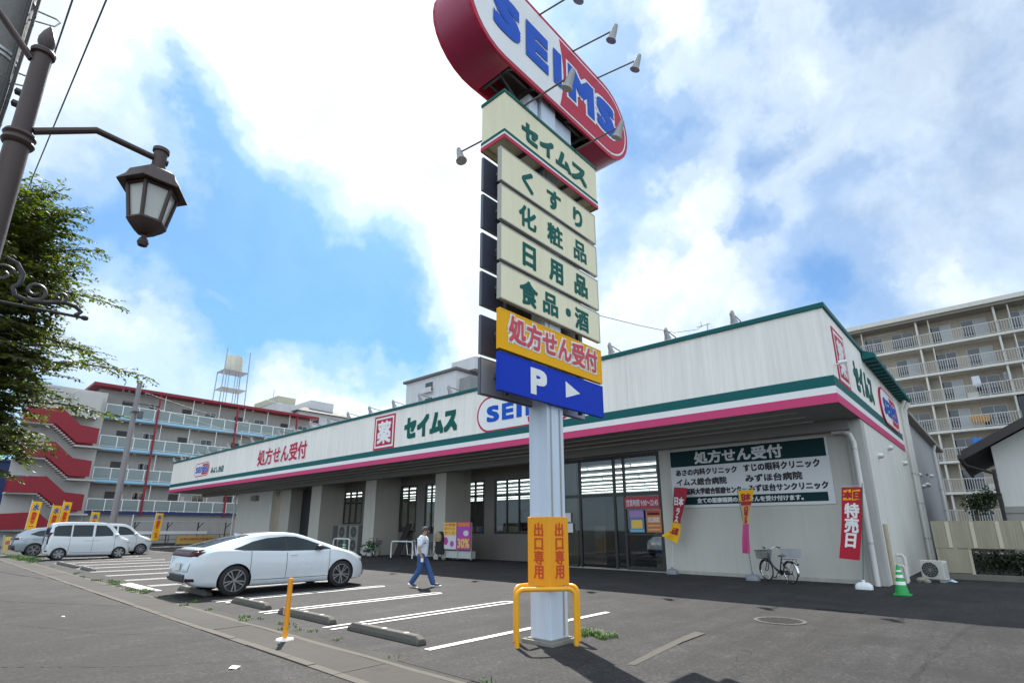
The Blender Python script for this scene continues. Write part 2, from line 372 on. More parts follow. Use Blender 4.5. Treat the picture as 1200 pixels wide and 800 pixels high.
# seams and cracks in the pavement and the lot
def crack(pts, wd, seed):
    rq = random.Random(seed); P = []
    for (a, b_), (c, d) in zip(pts, pts[1:]):
        for i in range(24): P.append((a+(c-a)*i/24+rq.gauss(0,.012), b_+(d-b_)*i/24+rq.gauss(0,.012)))
    L_ = [(x, y+wd*rq.uniform(.3,1)) for x, y in P]; R_ = [(x, y-wd*rq.uniform(.3,1)) for x, y in P]
    mb = MB(); k = len(P); mb.add([(x,y,.014) for x,y in L_]+[(x,y,.014) for x,y in R_], [(k+i,k+i+1,i+1,i) for i in range(k-1)])
    struct(mb.build('asphalt_crack', mat('crack_tar', (.016,.015,.015), .9)))
for i, (pts, wd) in enumerate((([(-9.5,.9),(-8.2,2.1),(-7.2,3.5)],.010),([(-22,.4),(-17,2.0),(-14.5,3.4)],.016),([(-14,1.2),(-11,2.4),(-9.4,3.5)],.008),([(-6.4,1.6),(-5.6,2.5),(-4.9,3.5)],.009),([(-5.0,7.7),(-4.6,9.4),(-4.1,11.6),(-3.8,13.5)],.010),([(-1.05,6.4),(-1.05,7.8),(-1.14,10.1),(-1.33,13.1)],.016),([(-40,2.2),(-30,2.6),(-24,3.4)],.03))): crack(pts, wd, i)
# pale weathered seam where the gutter meets the lot, and a strip of newer, darker asphalt on the pavement
struct(MB().poly(FG, [(-60+i*.8, 4.31+.02*mnoise.noise((i*.9,0,7))) for i in range(76)]+[(-60+i*.8, 4.40+.05*mnoise.noise((i*.7,5,2))) for i in range(75,-1,-1)], .010).build('gutter_seam', conc))
struct(MB().poly(FG, [(-21,-8),(-3.2,-8),(-3.2,2.2),(-5.9,3.1),(-9.4,3.52),(-14.4,3.5),(-19.5,1.9)], .009).build('pavement_patch', asphalt('pavement_patch_asphalt', (.026,.0238,.022), (.017,.016,.015), .4, .8)))
# iron covers
iron = mat('iron', (.016, .014, .012), .8, metal=0., vary=.4, scale=20, bump=.6)
mh = MB()
mh.lathe([(0,.006),(.37,.006),(.37,.0)], (-3.39,10.98,.004), 28)
for i in range(-5, 6):
    for j in range(-5, 6):
        if math.hypot(i, j) < 5.2: mh.box(-3.39+i*.065-.02, -3.39+i*.065+.02, 10.98+j*.065-.02, 10.98+j*.065+.02, .01, .016)
o = tag(mh.build('manhole_cover', iron, loc=(-3.39,10.98,0)), 'round rusty iron manhole cover in the asphalt on the shadow edge', 'manhole cover')
MB().lathe([(.375,.007),(.44,.006)], (-3.39,10.98,.003), 28).build('collar', mat('collar_concrete', (.075,.07,.064), .9, vary=.3), o)
mh = MB().box(-3.3,-2.45,13.0,13.3,.004,.012)
for i in range(14): mh.box(-3.28+i*.06,-3.25+i*.06,13.03,13.27,.012,.018)
tag(mh.build('drain_cover', iron, loc=(-2.9,13.15,0)), 'rectangular iron drain cover in the shaded asphalt before the store corner', 'drain cover')

# weeds: tufts in the cracks
def tuft_mesh(mb, x, y, n_, rad, h, rg):
    for i in range(n_):
        a = rg.uniform(0, 6.28); q = rad*math.sqrt(rg.random()); bx, by = x+q*math.cos(a), y+q*math.sin(a)
        b = rg.uniform(0, 6.28); hh = h*rg.uniform(.4, 1); le = hh*rg.uniform(.3, 1.1); wd = rg.uniform(.004, .009)
        dx, dy = math.cos(b), math.sin(b)
        mb.add([(bx-dy*wd, by+dx*wd, 0), (bx+dy*wd, by-dx*wd, 0), (bx+dx*le*.5+dy*wd*.7, by+dy*le*.5-dx*wd*.7, hh*.75), (bx+dx*le*.5-dy*wd*.7, by+dy*le*.5+dx*wd*.7, hh*.75), (bx+dx*le, by+dy*le, hh*.9)], [(0,1,2,3),(3,2,4)])
grass = mat('grass', (.09, .17, .03), .7, vary=.4, scale=14)
gm = MB(); rg = random.Random(11)
for i in range(7): tuft_mesh(gm, -5.1+rg.uniform(-.28,.35), 7.52+rg.uniform(-.14,.16), 70, .1, .10, rg)
for i in range(46):
    xx = -50+rg.random()*46; tuft_mesh(gm, xx, 4.42+rg.uniform(-.08,.4), rg.choice((10,25,50)), .10, .07, rg)
for i in range(30): tuft_mesh(gm, -44+rg.random()*9, 4.4+rg.uniform(-.1,.5), 50, .25, .22, rg)
for i in range(16): tuft_mesh(gm, -22+rg.random()*5, 4.45+rg.uniform(-.1,.25), 40, .14, .09, rg)
for xx in (-10.6,-9.6,-9.3,-8.7,-7.8): tuft_mesh(gm, xx, 4.75+rg.uniform(-.15,.1), 22, .12, .05, rg)
tag(gm.build('grass', grass), kind='stuff', cat=None)
# scraps of litter on the pavement
lit = mat('paper_scrap', (.75,.73,.68), .8)
for (x, y, s_, lab) in ((-7.15,2.95,.07,'crumpled white paper scrap on the near pavement beside the kerb'), (-13.5,2.3,.04,'small white paper scrap far out on the open pavement'), (-13.2,5.15,.06,'white litter scrap lying by the wheel stop of the white hatchback')):
    mb = MB(); rg2 = random.Random(int(x*10))
    P = [(x+s_*1.2*math.cos(a)*rg2.uniform(.6,1.1), y+s_*math.sin(a)*rg2.uniform(.6,1.1), .012+rg2.uniform(0,.4)*s_) for a in [i*math.pi/4 for i in range(8)]]
    mb.add([(x,y,.012+s_*.5)]+P, [(0,i+1,(i+1)%8+1) for i in range(8)])
    tag(mb.build('paper_scrap', lit, loc=(x,y,0)), lab, 'litter')

# ================================================================== THE DRUGSTORE
cream = (.86, .825, .76)
FAS = siding('fascia_front_sheet', cream, 0, .45); FAS2 = siding('fascia_side_sheet', cream, 1, .45)
SIDE = siding('side_wall_sheet', (.70,.68,.63), 1, 1.1); REAR = siding('rear_wall_sheet', (.36,.36,.37), 1, 1.1)
wallm = mat('shop_wall', (.52,.50,.455), .7, vary=.1, scale=1.2, bump=.1, streak=.1)
colm = mat('shop_column', (.46,.435,.38), .7, vary=.12, scale=1.5, bump=.1, streak=.12)
teal = mat('teal_paint', (.001,.105,.105), .5, vary=.1, spec=.25); pink = mat('pink_paint', (.58,.035,.15), .5, vary=.1)
whitep = mat('white_paint', (.80,.80,.79), .45, vary=.06); red = mat('sign_red', (.62,.035,.05), .4, vary=.06)
blue = mat('sign_blue', (.008,.055,.36), .35, vary=.06); green = mat('sign_green', (.0,.105,.085), .5, vary=.06, spec=.2)
black = mat('black_ink', (.015,.015,.02), .5); dark = mat('dark_frame', (.025,.024,.023), .4, vary=.2)
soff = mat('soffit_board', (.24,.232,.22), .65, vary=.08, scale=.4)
metal = mat('galvanised', (.45,.45,.44), .45, metal=.7, vary=.25, scale=12)
greyp = mat('grey_plastic', (.32,.32,.32), .5, vary=.15)
tube_l = mat('fluorescent', (1,1,1), .5, emit=((1,.98,.92), 4.5))
sg = glass('shop_glass', (.48,.52,.52), .7)
S = tag(thing('drugstore_building', (-30, 25, 0), 'long low cream drugstore with teal and pink striped fascia over its parking lot', 'store'))
X0, X1, Y0, YW, YS = -59.7, -2.88, 16.4, 19.65, 31.
ZB, ZT = 4.97, 7.72
b = MB(); b.add([(X0,Y0,ZB),(X1,Y0,ZB),(X1,Y0,ZT),(X0,Y0,ZT)], [(0,1,2,3)]).add([(X0,Y0,ZB),(X0,YS,ZB),(X0,YS,ZT),(X0,Y0,ZT)], [(3,2,1,0)])
b.build('fascia', FAS, S)
MB().add([(X1,Y0,ZB),(X1,YS,ZB),(X1,YS,ZT),(X1,Y0,ZT)], [(0,1,2,3)]).build('side_fascia', FAS2, S)
MB().add([(X0,Y0,ZT-.25),(X1,Y0,ZT-.25),(X1,YS,ZT-.25),(X0,YS,ZT-.25)], [(0,1,2,3)]).build('roof', soff, S)
c = MB(); c.box(X0-.06,X1+.06,Y0-.06,Y0+.28,ZT,ZT+.15).box(X1-.28,X1+.06,Y0+.283,YS,ZT,ZT+.15).box(X0-.06,X0+.28,Y0+.283,YS,ZT,ZT+.15)
c.build('coping', teal, S, bevel=.01)
def stripe(nm, z0, z1, mm, d):
    t = MB(); t.box(X0-d, X1+d, Y0-d, Y0-.001, z0, z1).box(X1+.001, X1+d, Y0, 29.4, z0, z1).box(X0-d,X0-.001,Y0,YS,z0,z1).build(nm, mm, S)
stripe('teal_stripe', ZB+.44, ZB+.74, teal, .02); stripe('white_stripe', ZB+.23, ZB+.44, whitep, .017); stripe('pink_stripe', ZB-.03, ZB+.23, pink, .03)
so_ = MB(); so_.box(X0+.02, X1-.02, Y0+.02, 21.6, ZB-.01, ZB+.04); so_.build('soffit', soff, S)
for y, z in ((17.15,.10),(18.0,.16),(18.9,.20)): MB().box(X0+.5, X1-1.2, y, y+.05, ZB-.01-z*.25, ZB-.012).build('soffit_rail', mat('rail_paint',(.55,.53,.49),.6), S)
MB().box(X0+.5, X1-.3, 19.2, YW-.003, 4.62, ZB-.012).build('soffit_beam', soff, S)
# front wall right of the entrance, corner pier, side walls
MB().box(-9.9, -3.32, YW, YW+.25, 0, ZB-.013).build('front_wall', wallm, S)
MB().box(-9.9, -3.5, YW-.03, YW-.002, 0, .12).build('plinth', mat('plinth_concrete', (.42,.40,.36), .85, vary=.3, scale=3, streak=.3), S)
MB().box(-3.318, X1-.0, 19.42, YW+.25, 0, ZB-.013).build('corner_pier', mat('pier_paint', (.44,.43,.41), .7, streak=.25), S)
MB().box(X1-.25, X1-.004, YW+.253, YS, 0, ZB-.013).build('side_wall', SIDE, S)
rb = MB(); rb.add([(X0,YS,0),(X1-.06,YS,0),(X1-.06,49,0),(X0,49,0),(X0,YS,6.9),(X1-.06,YS,6.9),(X1-.06,49,6.9),(X0,49,6.9)],[(4,5,6,7),(1,2,6,5),(2,3,7,6),(3,0,4,7)]).box(X0,X1-.06,YS-.001,YS+.1,4.78,6.89).box(X0,-51,YS-.001,YS+.1,0,4.77); rb.build('rear_wing', REAR, S)
MB().box(X0, X1+.28, YS+.3, 49.3, 6.9, 7.08).build('rear_eave', mat('eave_grey', (.28,.265,.24), .7, streak=.2), S)
aw = MB(); aw.add([(X1+.065,21.8,ZT+.06),(X1+.065,31.2,ZT+.06),(X1+.42,31.2,ZT-.12),(X1+.42,21.8,ZT-.12),(X1+.005,21.8,ZT-.26),(X1+.005,31.2,ZT-.26),(X1+.42,31.2,ZT-.26),(X1+.42,21.8,ZT-.26)],
       [(0,1,2,3),(3,2,6,7),(7,6,5,4),(0,3,7,4),(1,5,6,2)])
rib = aw
for i in range(16): rib.box(X1+.02, X1+.4, 22.0+i*.6, 22.05+i*.6, ZT-.31, ZT-.265)
aw.build('side_awning', teal, S)
MB().box(X1+.003, X1+.03, 20.15, 20.75, .0, 1.75).build('side_board', mat('tan_board', (.40,.33,.22), .8, vary=.15, streak=.2), S)
MB().box(X1+.031, X1+.05, 20.42, 20.47, 0, 1.75).build('board_strip', mat('tan_strip', (.6,.54,.42), .7), S)
def pipe(pts, r, nm='downpipe'):
    o = MB().tube(pts, r, 12).build(nm, mat('pvc_grey', (.60,.585,.55), .5, vary=.1, streak=.15), S)
    zs = sorted({p[2] for p in pts}); top = max(zs)
    for z in (1.2, 2.7, 4.0):
        if z < top-.3:
            q = pts[-1]; MB().tube([(q[0],q[1],z-.03),(q[0],q[1],z+.03)], r+.012, 12).build('bracket', metal, o)
pipe([(-3.72,19.45,4.6),(-3.40,19.42,4.58),(-3.2,19.27,4.45),(-3.13,19.27,4.2),(-3.13,19.27,0)], .075)
pipe([(X1+.35,30.6,7.35),(X1+.15,30.6,7.0),(X1+.12,30.6,6.6),(X1+.12,30.6,0)], .12)
pipe([(X1+.3,30.0,7.35),(X1+.11,30.0,7.0),(X1+.11,30.0,6.6),(X1+.11,30.0,0)], .07)
pipe([(X1+.2,44,6.85),(X1+.08,44,6.5),(X1+.08,44,0)], .09)
vent = mat('vent_cap', (.62,.60,.57), .4, metal=.3)
for y, z in ((21.7,4.0),(24.3,4.55),(28.0,4.3),(32.5,4.1),(33.6,4.2),(34.6,3.7),(36.4,3.9),(37.2,3.9),(40,4.6)):
    MB().lathe([(.0,.16),(.06,.16),(.10,.10),(.11,.03),(.11,0)], (X1-.004 if y < 31 else X1-.06, y, z), 14, 'X').build('vent', vent, S)
for y, z in ((24.3,5.05),(32.6,4.7),(37.6,4.5)): MB().box(X1-.06, X1+.02, y, y+.5, z, z+.04).build('vent_slot', dark, S)
# security camera on the corner
cm = MB().lathe([(0,.0),(.05,.0),(.05,.22),(0,.23)], (X1+.10,16.85,6.15), 10, 'X'); cm.box(X1+.02,X1+.14,16.83,16.87,6.1,6.13)
cm.build('camera_housing', whitep, S)

# recessed front: back wall at Y=21.5 between columns
YR = 21.5
cols = [(-16.4,-15.25),(-23.62,-22.7),(-30.65,-29.45),(-37.75,-36.3)]
for a, b_ in cols: MB().box(a, b_, 19.6, YR-.003, 0, ZB-.013).build('column', colm, S, bevel=.01)
wins = [(-35.9,-34.0,2.0,4.28),(-30.9+1.5,-27.7,1.4,4.3),(-26.85,-25.6,1.3,4.3),(-23.75,-21.6,1.35,4.25),(-20.78,-17.2,1.35,4.2)]
wins[0] = (-37.9,-33.9,1.95,4.25)
xs = sorted(wins); cur = -42.3
wl_ = MB()
for x0, x1, z0, z1 in xs:
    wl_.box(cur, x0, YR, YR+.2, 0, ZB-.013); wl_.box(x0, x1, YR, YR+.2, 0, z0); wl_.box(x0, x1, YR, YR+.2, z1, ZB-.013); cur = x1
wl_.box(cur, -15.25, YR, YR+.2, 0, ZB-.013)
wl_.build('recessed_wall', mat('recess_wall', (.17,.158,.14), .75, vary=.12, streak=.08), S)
for x0, x1, z0, z1 in xs:
    f = MB(); nx = max(2, round((x1-x0)/.85)); zt = z1-.85
    f.box(x0,x1,YR-.03,YR+.08,z0,z0+.07).box(x0,x1,YR-.03,YR+.08,z1-.07,z1).box(x0+.0,x1-.0,YR-.025,YR+.075,zt-.05,zt+.05)
    for i in range(nx+1):
        q = x0+(x1-x0-.07)*i/nx; f.box(q,q+.07,YR-.034,YR+.084,z0+.002,z1-.002)
    W = f.build('window', dark, S)
    MB().box(x0+.03,x1-.03,YR+.02,YR+.035,z0+.03,z1-.03).build('pane', sg, W)
# left end: wall, dark bay opening
MB().box(-51.3,-44.3,YW,YW+.25,0,ZB-.013).build('end_wall', wallm, S)
MB().box(-44.297,-42.3,YW+.6,YR+.2,0,ZB-.013).build('bay_jamb', colm, S)
MB().box(-51.3,-51.05,YW+.26,48,0,ZB-.013).build('far_side_wall', wallm, S)
MB().tube([(-51.42,19.5,0),(-51.42,19.5,4.7)], .08, 8).build('downpipe', mat('pvc_grey',(.6,.58,.55)), S)
MB().box(-42.25,-37.8,21.2,21.25,0,4.6).build('bay_dark_sheet', mat('bay_shade_black', (.02,.02,.022), .5), S)  # near-black sheet standing in for the deep shade of the open bay
MB().box(-47.9,-46.9,YW-.28,YW-.003,3.9,4.3).build('wall_box', mat('wall_box', (.22,.20,.17), .6), S)
MB().box(-45.7,-44.9,YW-.02,YW-.003,2.8,3.5).build('notice', mat('notice_grey', (.45,.45,.46), .6), S)
# entrance
E0, E1, EY, EZ = -15.22, -9.92, 19.72, 4.6
fr = MB()
for x in (E0, -14.75, -13.85, -12.1, -11.62): fr.box(x, x+.09, EY-.06, EY+.06, .0, EZ)
fr.box(E1-.12, E1-.002, EY-.06, EY+.06, 0, EZ).box(E0+.0, E1-.005, EY-.055, EY+.055, EZ-.1, EZ-.002)
fr.box(E0,E1-.125,EY-.064,EY+.064,2.92,3.04).box(E0,-14.0,EY-.05,EY+.05,.02,.14).box(-11.53,E1-.125,EY-.05,EY+.05,.02,.16).box(-11.53,E1-.125,EY-.05,EY+.05,1.36,1.42)
EN = fr.build('entrance_frame', dark, S)
for x0, x1, z0, z1 in ((E0+.09,-14.75,.14,2.92),(-14.66,-13.85,.14,2.92),(-12.06,-11.62,.14,2.92),(-13.76,-12.1,.05,2.92),(-11.53,E1-.12,.16,1.36),(-11.53,E1-.12,1.42,2.92),(E0+.09,-11.66,3.04,EZ-.1),(-11.53,E1-.12,3.04,EZ-.1)):
    MB().box(x0+.005,x1-.005,EY-.008,EY+.008,z0+.002,z1-.002).build('pane', sg, EN)
MB().box(-14.0,-11.5,EY+2.2,EY+2.24,0.02,2.9).build('inner_door', sg, EN)
bs = MB().box(E0,E1,YW-.05,YW+.4,.0,.035); bs.build('threshold', mat('threshold_steel',(.3,.3,.29),.5,metal=.5), S)
MB().box(E0-.05,E1,EY-.07,EY+.2,EZ+.003,ZB-.013).build('door_header', colm, S)
# the sales floor seen through the glass
I = MB(); I.box(-50,-3.2,47.2,47.3,0,4.9).build('back_wall', mat('store_back', (.10,.095,.09), .8), S)
MB().box(-50,-3.2,21.75,47.2,-.0,.02).build('store_floor', mat('store_floor', (.14,.135,.125), .4), S)
MB().box(-50,-3.2,21.75,47.2,4.72,4.76).build('store_ceiling', mat('store_ceiling', (.22,.22,.22), .8), S)
for j in range(8):
    y = 23.4+j*2.7; mb = MB()
    for i in range(18): mb.box(-49+i*2.55, -46.6+i*2.55, y, y+.16, 4.58, 4.66)
    mb.build('ceiling_lamp', tube_l, S)
goods = mat('shelf_goods', (.3,.27,.25), .6, vary=.8, scale=5)
for i in range(12):
    x = -48.5+i*3.4; sh = MB(); sh.box(x,x+.9,25.5,44,.02,1.75)
    q = sh.build('store_shelf', greyp, S)
    g_ = MB(); rg3 = random.Random(i)
    y = 25.5
    while y < 44:
        l = rg3.uniform(.4,1.2); g_.cur = rg3.randrange(4); g_.box(x-.03+.94, x+.94, y, y+l, .3, rg3.uniform(.9,1.7)); g_.box(x-.06,x-.003,y,y+l,.3,rg3.uniform(.9,1.7)); y += l+.03
    g_.build('goods', [mat('goods_red',(.5,.06,.05),.5), mat('goods_white',(.6,.6,.55),.5), mat('goods_yellow',(.35,.24,.08),.5), mat('goods_blue',(.08,.18,.45),.5)], q)
for x, lab in ((-33.5,0),(-26.3,0),(-19.5,0)): pass
MB().box(-18.9,-17.6,YR+.06,YR+.07,1.5,2.6).build('window_poster', mat('poster_dark_red',(.30,.04,.05),.6), S)
text('poster_mark','薬',FY(YR+.058),-18.75,1.6,1.0,.9,mat('poster_pale',(.6,.5,.5)),S,.03)
# floodlights on the parapet
def floodlight_prototype():
    mb = MB().tube([(0,.12,.16),(0,.10,.24),(0,-.62,.30)], .018, 6)
    o = mb.build('floodlight', mat('rust_brown', (.14,.11,.09), .6), S, loc=(0,0,0))
    h = MB().tube([(0,-.60,.36),(0,-.62,.27),(0,-.55,.12),(0,-.49,.0)], [.05,.075,.085,.13], 12)
    h.build('lamp_head', mat('lamp_grey', (.33,.325,.32), .5, metal=.2), o)
    return o
fl = floodlight_prototype(); first = True
for i in range(25):
    x = -5.18-2.19*i
    o = fl if first else copy_tree(fl, S); first = False
    o.location = V((x, Y0, ZT))-wl(S)
# ================================================================== SIGNS
lred = mat('logo_red', (.50,.022,.06), .5, spec=.25); wht = mat('logo_white', (.80,.80,.80), .4)
blueL = mat('logo_blue', (.003,.085,.52), .5, spec=.2)
def stad(a0, b0, L, h, ins=0., k=14):
    r = h/2-ins; cy = b0+h/2; xl, xr = a0+h/2, a0+L-h/2
    return [(xr+r*math.sin(math.pi*i/k), cy-r*math.cos(math.pi*i/k)) for i in range(k+1)]+[(xl-r*math.sin(math.pi*i/k), cy+r*math.cos(math.pi*i/k)) for i in range(k+1)]
LET = [('S',.118,.258),('E',.290,.416),('I',.446,.500),('M',.540,.724),('S',.742,.885)]
def logo(root, fr, a0, b0, L, h, d=.01, border='red', board=True, slant=0.):
    """pill-shaped shop logo: white left, red right, blue letters; every coloured layer 3 mm above the last"""
    t = h*.055
    if board: MB().poly(fr, stad(a0,b0,L,h), 0, d).build('board', lred if border == 'red' else whitep, root, ang=30)
    f = MB(); f.cur = 0; f.poly(fr, stad(a0,b0,L,h,t), d+.003)
    if border == 'red':
        f.cur = 0
    r = h/2-t*2; cy = b0+h/2; xr = a0+L-h/2; xm = a0+.525*L
    curve = [(xm-(h*.05)*math.cos(math.pi*(i/8-.5))+h*.10*math.sin(math.pi*i/8)+slant*(.5-i/8)*h, cy+r-2*r*i/8) for i in range(9)]
    arc = [(xr+r*math.sin(math.pi*i/14), cy-r*math.cos(math.pi*i/14)) for i in range(15)]
    f.cur = 1; f.poly(fr, curve+arc, d+.006)
    f.build('face', [wht, lred], root)
    lt = MB(); bo = h*.028
    for c, p0, p1 in LET:
        x0, wd = a0+p0*L, (p1-p0)*L; hh = h*.45
        if c in 'M' or p0 > .7:
            lt.cur = 1; write(lt, c, fr, x0+bo, cy-hh/2+bo, wd-2*bo, hh-2*bo, bo*2.0, d+.009, ring2=True)
        lt.cur = 0; write(lt, c, fr, x0+bo, cy-hh/2+bo, wd-2*bo, hh-2*bo, bo, d+.018)
    lt.build('lettering', [blueL, wht], root)

def outlined(root, body, fr, a0, b0, wd, h, fill, line, bold, out, d=.006, nm='lettering', sp=1.0):
    t = MB(); t.cur = 1; write(t, body, fr, a0, b0, wd, h, bold+out, d, sp, True); t.cur = 0; write(t, body, fr, a0, b0, wd, h, bold, d+.012, sp)
    return t.build(nm, [fill, line], root)
def yaku(root, fr, a0, b0, wd, h):
    t = h*.055
    MB().rect(fr, a0, a0+wd, b0, b0+h, 0, .02).build('board', lred, root)
    f = MB(); f.rect(fr, a0+t, a0+wd-t, b0+t, b0+h-t, .023); f.build('face', wht, root)
    MB().rect(fr, a0+2*t, a0+wd-2*t, b0+2*t, b0+h-2*t, .026).build('red_field', lred, root)
    text('lettering', '薬', fr, a0+3.6*t, b0+3.4*t, wd-7.2*t, h-6.8*t, wht, root, h*.022, .029)
# on the long fascia
F0 = FY(Y0-.003)
s = thing('fascia_sign', (-51.6,Y0,6.0), 'small pill shaped logo sign at the far left end of the white fascia', 'sign'); logo(s, F0, -53.4, 6.0, 3.6, 1.18)
s = thing('fascia_sign', (-48,Y0,6.1), 'small dark green branch name lettering at the far left of the fascia', 'sign')
text('lettering', 'みよし台店', F0, -49.3, 6.1, 2.75, .5, green, s, .02, .012)
s = thing('fascia_sign', (-36.4,Y0,6), 'red prescription lettering outlined in white and red on the left of the fascia', 'sign')
outlined(s, '処方せん受付', F0, -40.1, 6.02, 7.3, 1.12, lred, whitep, .035, .07)
s = thing('fascia_sign', (-24.2,Y0,5.7), 'square red and white medicine character sign on the long front fascia', 'sign'); yaku(s, F0, -25.15, 5.72, 1.9, 1.85)
s = thing('fascia_sign', (-20.4,Y0,6.1), 'big teal katakana lettering on the long front fascia beside the red square', 'sign')
text('lettering', 'セイムス', F0, -22.35, 6.1, 3.95, .98, green, s, .075, .012, ring2=True)
s = thing('fascia_sign', (-14,Y0,5.6), 'wide pill shaped logo on the front fascia half hidden behind the blue parking arrow panel', 'sign'); logo(s, F0, -17.0, 5.68, 5.4, 1.62, slant=-.25)
# on the side fascia
F1 = FX(X1+.004)
s = thing('fascia_sign', (X1,17.9,5.6), 'square red and white medicine character sign on the short right side of the fascia', 'sign'); yaku(s, F1, 17.15, 5.66, 1.5, 1.72)
s = thing('fascia_sign', (X1,21.3,6.0), 'teal katakana lettering on the short right side of the fascia', 'sign'); text('lettering', 'セイムス', F1, 19.75, 6.0, 3.2, .92, green, s, .065, .012, ring2=True)
s = thing('fascia_sign', (X1,26.3,5.7), 'pill shaped logo sign on the right side of the fascia under the green awning', 'sign'); logo(s, F1, 24.25, 5.55, 4.3, 1.5, .06)

# clinic board on the front wall
s = thing('clinic_board', (-6.65,YW,2.37), 'large dark green and white prescription board with clinic names on the shaded wall', 'sign')
FW = FY(YW-.004)
dgreen = mat('board_green', (.003,.032,.034), .6, spec=.2, vary=.08); boardw = mat('board_white', (.66,.66,.67), .5, vary=.06); cream2 = mat('board_cream', (.62,.60,.54), .5)
MB().rect(FW, -9.42, -3.93, 2.37, 4.52, 0, .03).build('board', boardw, s)
MB().rect(FW, -9.40, -4.0, 3.90, 4.50, .033).build('green_header', dgreen, s)
MB().rect(FW, -9.40, -4.12, 2.47, 2.76, .033).build('green_footer', dgreen, s)
text('lettering', '処方せん受付', FW, -8.42, 3.98, 3.1, .43, boardw, s, .018, .037)
for body, a, z, wd, h in (('あさの内科クリニック',-9.2,3.56,2.3,.23),('すじの眼科クリニック',-6.65,3.57,2.42,.25),('イムス総合病院',-9.2,3.19,1.9,.25),('みずほ台病院',-6.62,3.2,1.82,.25),
                       ('埼玉医科大学総合医療センター',-9.25,2.85,2.62,.22),('みずほ台サンクリニック',-6.55,2.86,2.47,.23)):
    text('lettering', body, FW, a, z, wd, h, black, s, .012, .034)
text('lettering', '全ての医療機関の処方せんを受け付けます。', FW, -8.45, 2.53, 3.6, .17, boardw, s, .007, .037)

# opening hours strip and posters on the entrance glass
FE = FY(EY-.07)
s = thing('hours_sign', (-10.75,EY-.07,2.4), 'dark red opening hours strip on the entrance glazing', 'sign')
hr = mat('hours_red', (.42,.03,.06), .5); MB().rect(FE, -11.55, -10.0, 2.39, 2.86, 0, .012).build('board', hr, s)
text('lettering', '営業時間 9:00〜22:45', FE, -11.47, 2.48, 1.40, .27, boardw, s, .003, .016)
s = thing('glass_poster', (-11.05,EY-.07,1.45), 'blue and yellow poster on the entrance glass, left of the orange one', 'poster')
f = MB(); pc = [mat('poster_blue',(.10,.16,.36),.5), mat('poster_yellow',(.75,.5,.08),.5), mat('poster_white',(.7,.7,.7),.5), mat('poster_cyan',(.15,.42,.55),.5), mat('poster_violet',(.35,.2,.45),.5)]
f.rect(FE, -11.38,-10.72,1.47,2.34,0,.008); f.cur=1; f.rect(FE,-11.3,-10.8,1.62,1.95,.010); f.cur=3; f.rect(FE,-11.36,-10.74,1.48,1.58,.010); f.cur=4; f.rect(FE,-11.36,-10.74,2.05,2.3,.010); f.build('sheet', pc, s)
s = thing('glass_poster', (-10.28,EY-.07,1.45), 'orange and red poster on the entrance glass beside the wall', 'poster')
f = MB(); po = [mat('poster_orange',(.5,.16,.05),.5), mat('poster_peach',(.65,.4,.2),.5), mat('poster_maroon',(.35,.05,.05),.5)]
f.rect(FE,-10.62,-9.98+.0,1.47,2.34,0,.008); f.cur=1
for q in range(5): f.rect(FE,-10.56,-10.04,1.55+q*.15,1.6+q*.15,.010)
f.cur=2; f.rect(FE,-10.58,-10.02,2.12,2.3,.010); f.build('sheet', po, s)
text('lettering', '10,000', FE, -10.54, 1.86, .48, .15, boardw, s, .006, .014)
for x, z, lab in ((-14.6,1.9,'upper small white notice stuck on the left entrance glass'),(-14.5,1.45,'lower small pale notice stuck on the left entrance glass')):
    o = MB().rect(FE, x, x+.3, z, z+.38, 0, .006).build('glass_notice', boardw, loc=(x,EY-.07,z)); tag(o, lab, 'notice')

# ------------------------------------------------------------------ the pylon
PXF, PXB = -5.05, -5.50
PY = tag(thing('sign_pylon', (-5.33, 6.71, 0), 'tall roadside sign pylon with a pill logo on top and stacked cream panels', 'sign pylon'))
polem = mat('pole_paint', (.58,.65,.75), .45, vary=.10, scale=3, streak=.14)
panelm = mat('panel_cream', (.84,.77,.54), .5, vary=.06, scale=1.5, streak=.10, spec=.25)
MB().box(-5.52,-5.14,6.5,6.92,.06,9.6).build('pole', polem, PY, bevel=.006)
MB().box(-5.137,-5.13,6.57,6.60,.8,8.).box(-5.133,-5.127,6.80,6.83,.1,3.5).build('cable_duct', mat('duct',(.35,.34,.30),.6), PY)
MB().box(-5.62,-5.04,6.4,7.02,-.05,.06).box(-5.57,-5.09,6.45,6.97,.06,.075).build('base_plinth', mat('plinth_old',(.2,.19,.17),.9,vary=.4,scale=8,bump=.5), PY, bevel=.02)
orange = mat('band_orange', (.85,.33,.003), .5, vary=.08)
B = MB().box(-5.545,-5.115,6.475,6.945,.79,1.79).build('orange_band', orange, PY, bevel=.006)
lr = mat('band_red', (.62,.06,.01), .5)
text('lettering', '出\n口\n専\n用', FY(6.472), -5.42, .90, .19, .80, lr, B, .0045, .003, .95)
text('lettering', '出\n口\n専\n用', FX(-5.112), 6.60, .90, .22, .80, lr, B, .005, .003, .95)
FP, FB = FX(PXF-.06), FN(PXB+.06)
backm = mat('panel_back', (.065,.072,.11), .5, vary=.2); backe = mat('panel_back_edge', (.12,.125,.15), .5); edge = mat('panel_edge', (.40,.385,.33), .5)
